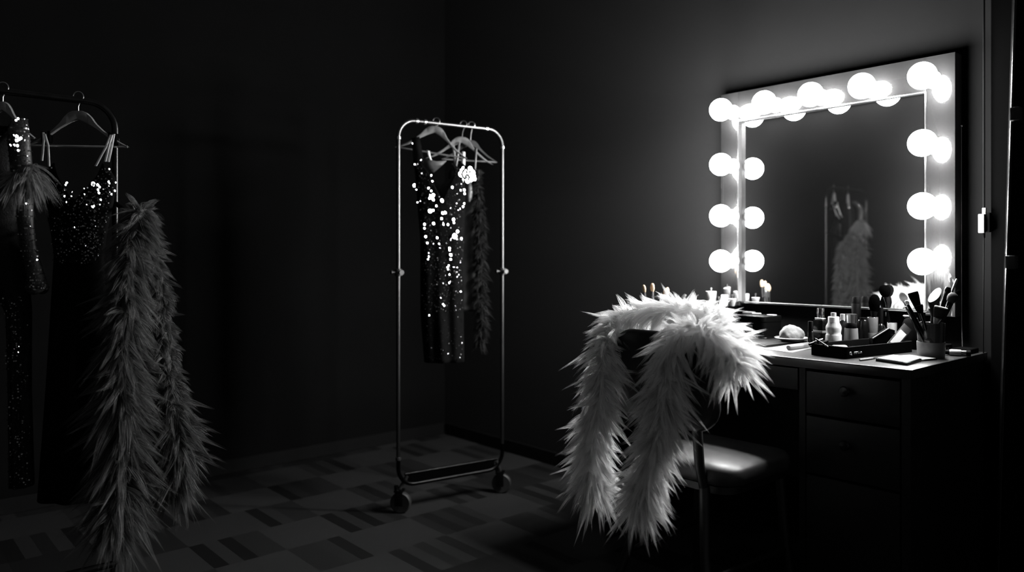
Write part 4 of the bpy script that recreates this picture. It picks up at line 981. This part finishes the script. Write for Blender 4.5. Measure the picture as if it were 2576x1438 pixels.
# cotton plate
p = T(1991, 861)
t = thing('saucer', 'shallow pale saucer holding cotton wool, in front of the mirror', 'saucer', (p.x, p.y, TZ))
obj('dish', G().lathe([(0, 0), (.028, 0), (.034, .004), (.054, .014), (.060, .018), (.058, .0195), (.050, .0155), (.030, .007), (0, .006)], 44), M['dish'], t)
bm = bmesh.new(); bmesh.ops.create_icosphere(bm, subdivisions=4, radius=1)
rnd = random.Random(3); lumps = [(Vector((rnd.uniform(-1, 1), rnd.uniform(-1, 1), rnd.uniform(0, 1))).normalized(), rnd.uniform(.05, .18)) for _ in range(26)]
for v in bm.verts:
    n0 = v.co.normalized(); s_ = 1 + sum(a_ * max(0, n0.dot(l) - .8) * 4 for l, a_ in lumps) * .7
    s_ *= 1 + .05 * math.sin(n0.x * 9 + n0.y * 4) * math.sin(n0.y * 11 + n0.z * 5)
    v.co = Vector((n0.x * .041 * s_, n0.y * .040 * s_, max(-.2, n0.z) * .036 * s_ * (1.35 - .75 * math.hypot(n0.x, n0.y) ** 1.5)))
bm.verts.index_update()
g = G(); g.add([v.co[:] for v in bm.verts], [[v.index for v in f.verts] for f in bm.faces]); bm.free()
o = obj('cotton_wool', g, M['cotton'], loc=(p.x - .002, p.y, TZ + .015), smooth=80)
tag(o, 'fluffy mound of white cotton wool heaped on the saucer', 'cotton wool')
# vanity box
pc = T(1915, 849); k = mm(1, pc)
t = thing('vanity_box', 'dark glossy lidded cosmetics box below the mirror, left of the saucer', 'box', (-1.660, 2.745, TZ), -.10)
obj('box', G().slab(rrect(-.072, .072, -.062, .062, .020, 6), 0.004, .062), M['blackmatte'], t)
obj('lid', G().slab(rrect(-.073, .073, -.063, .063, .021, 6), .063, .085, .003), M['blackmatte'], t)
obj('base_trim', G().slab(rrect(-.075, .075, -.065, .065, .022, 6), 0, .005, .001), M['dimchrome'], t)
obj('latch', G().box(-.006, .022, -.068, -.062, .014, .05, .002).box(-.012, .028, -.069, -.063, .012, .018, .001), M['greyplastic'], t)
# things lying on the box
bt = TZ + .0855
def on_box(x, y): return Matrix.Translation(t.location) @ t.rotation_euler.to_matrix().to_4x4() @ Vector((x, y, .0855))
q = on_box(-.03, .03); o = obj('eye_pencil', G().tube([(-.018, 0, .003), (.018, .004, .003)], .0028, 10), M['plastic'], loc=q); tag(o, 'short pale crayon lying on the dark box lid', 'pencil')
q = on_box(.045, .025)
o = obj('folded_tissue', G().slab([(-.016, -.008), (.012, -.012), (.018, .008), (-.012, .010)], 0, .004, .001), M['paper'], loc=q); tag(o, 'small folded white tissue on the right end of the dark box', 'tissue')
p = T(1868, 858); o = thing('bottle_cap', 'tiny white cap standing alone on the table beside the boa', 'cap', (p.x, p.y, TZ)); obj('cap', G().lathe([(.005, 0), (.0055, .002), (.0035, .015), (0, .016)], 16), M['plastic'], o)
# organiser with cups
org = thing('tiered_organiser', 'small black two-level stand with white cups at the mirror\'s left end', 'organiser', (-1.868, 2.765, TZ))
obj('shelf', G().box(-.085, .085, -.055, .03, .108, .116, .002), M['blackgloss'], org)
obj('base_plate', G().box(-.085, .085, -.055, .03, 0, .005, .0015), M['blackgloss'], org)
for x in (-.082, .0, .082): obj('upright', G().box(x - .003, x + .003, -.045, .03, .005, .108), M['blackgloss'], org)
def pot(name, label, cat, px, by, Zb, depth_y, parts, group='pots on the black stand'):
    # stands at height Zb on the plane Y = depth_y
    q = on_plane(px, by, (0, depth_y), (0, 1)); tt = thing(name, label, cat, (q.x, q.y, Zb), 0, group); kk = mm(1, q)
    for nm, pr, mt in parts: obj(nm, G().lathe([(r_ * kk, z_ * kk) for r_, z_ in pr], 26), M[mt], tt, smooth=45)
    return tt
ZS = TZ + .116
pot('cotton_jar', 'tall white ribbed jar with a small knob lid, left end of the black stand', 'jar', 1789, 760, ZS, 2.750, [('jar', [(11, 0), (11.5, 1), (11.5, 16), (12, 17), (13, 32), (13.2, 34), (0, 34)], 'ceramic'), ('knob', [(1.2, 34), (1.2, 37), (2.4, 40), (1.8, 43), (0, 43.5)], 'greyplastic')])
pot('white_cup', 'white straight cup in the middle of the black stand', 'cup', 1823, 764, ZS, 2.755, [('cup', [(7.5, 0), (8, 1), (9, 25), (8.3, 27), (0, 27)], 'ceramic')])
pot('white_bowl', 'wide white cup with a stick in it at the right of the black stand', 'cup', 1842, 762, ZS, 2.745, [('cup', [(5, 0), (6, 1), (10.5, 18), (9.8, 18.6), (7, 6), (0, 5)], 'ceramic'), ('stick', [(1, 5), (1, 24), (2.2, 27), (2.2, 29), (0, 29)], 'greyplastic')])
pot('dark_vial', 'narrow dark bottle between the tall white jar and the straight white cup', 'bottle', 1807, 764, ZS, 2.735, [('body', [(4.5, 0), (5, 1), (5, 15), (3, 18), (0, 18)], 'blackgloss'), ('cap', [(3.4, 18), (3.4, 23), (0, 23.5)], 'silver')])
pot('white_jar', 'squat white jar under the shelf of the black stand', 'jar', 1824, 800, TZ + .005, 2.735, [('jar', [(11, 0), (12, 1), (12, 19), (0, 19)], 'ceramic'), ('lid', [(12.5, 19), (12.5, 24), (0, 24.5)], 'plastic')])
p = Vector((-1.772, 2.735)); t = thing('small_bottle', 'grey bottle with a dark cap beside the black stand', 'bottle', (p.x, p.y - .03, TZ))
obj('body', G().lathe([(.013, 0), (.0135, .002), (.0135, .045), (.009, .05), (0, .05)], 24), M['greyplastic'], t); obj('cap', G().lathe([(.0095, .05), (.0095, .07), (0, .0705)], 20), M['blackgloss'], t)
p = Vector((-1.735, 2.80)); t = thing('ring_box', 'small black box with a silver lid edge behind the cosmetics box', 'box', (p.x, p.y, TZ), .1)
obj('box', G().box(-.02, .02, -.015, .015, 0, .085, .002), M['blackgloss'], t); obj('lid', G().box(-.021, .021, -.016, .016, .0855, .093, .002), M['greyplastic'], t)

# brushes in a cup behind the chair boa
p = Vector((-1.935, 2.43)); pz_ = Vector((p.x, p.y, TZ))
t = thing('brush_cup', 'dark cup of tan-tipped brushes behind the boa on the chair', 'cup', pz_)
obj('tumbler', G().lathe([(0, 0), (.036, 0), (.040, .10), (.038, .10), (.034, .005), (0, .005)], 32), M['blackgloss'], t)
zl = zdep(pz_)
GT = 'brushes rising behind the chair boa'
for lab, px, py, dz, hd, hl_, hw_, hr_, kw, off in (
    ('leftmost tan-tipped brush rising behind the white boa', 1619, 716, 0, 'oval', .030, .0085, 'hairt', dict(fer=.04, hr=.006), (-.016, 0)),
    ('tallest tan-tipped brush rising behind the white boa', 1641, 712, .02, 'oval', .034, .0095, 'hairt', dict(fer=.045, hr=.006), (-.006, .012)),
    ('pointed pale brush rising behind the middle of the white boa', 1680, 722, .0, 'point', .034, .0135, 'hairt', dict(fer=.03, hr=.006), (.008, -.01)),
    ('blunt grey handle rising behind the white boa, right of the brushes', 1725, 740, .02, 'rod', 0, 0, 'hairk', dict(hr=.006, handm='greyplastic'), (.014, .0)),
    ('thin upright stick behind the white boa, beside the blunt handle', 1744, 735, .03, 'rod', 0, 0, 'hairk', dict(hr=.0016, handm='greyplastic'), (.012, .012)),
    ('thin stick slanting farthest right behind the white boa', 1757, 741, .01, 'rod', 0, 0, 'hairk', dict(hr=.0016, handm='greyplastic'), (.012, -.012))):
    brush(lab, Vector((p.x + off[0], p.y + off[1], TZ + .008)), at(px, py, zl + dz), hd, hl_, hw_, hr_, group=GT, **kw)

# ------------------------------------------------------------------ world and colour
wd = bpy.data.worlds.new('world'); scene.world = wd; wd.use_nodes = True
bg = wd.node_tree.nodes['Background']; bg.inputs[0].default_value = (1, 1, 1, 1); bg.inputs[1].default_value = 0.07
scene.cycles.max_bounces = 24; scene.cycles.diffuse_bounces = 16; scene.cycles.transmission_bounces = 16; scene.cycles.glossy_bounces = 6
scene.view_settings.view_transform = 'Standard'; scene.view_settings.look = 'None'
scene.view_settings.exposure = 0.0; scene.view_settings.gamma = 1.0; scene.view_settings.use_curve_mapping = False
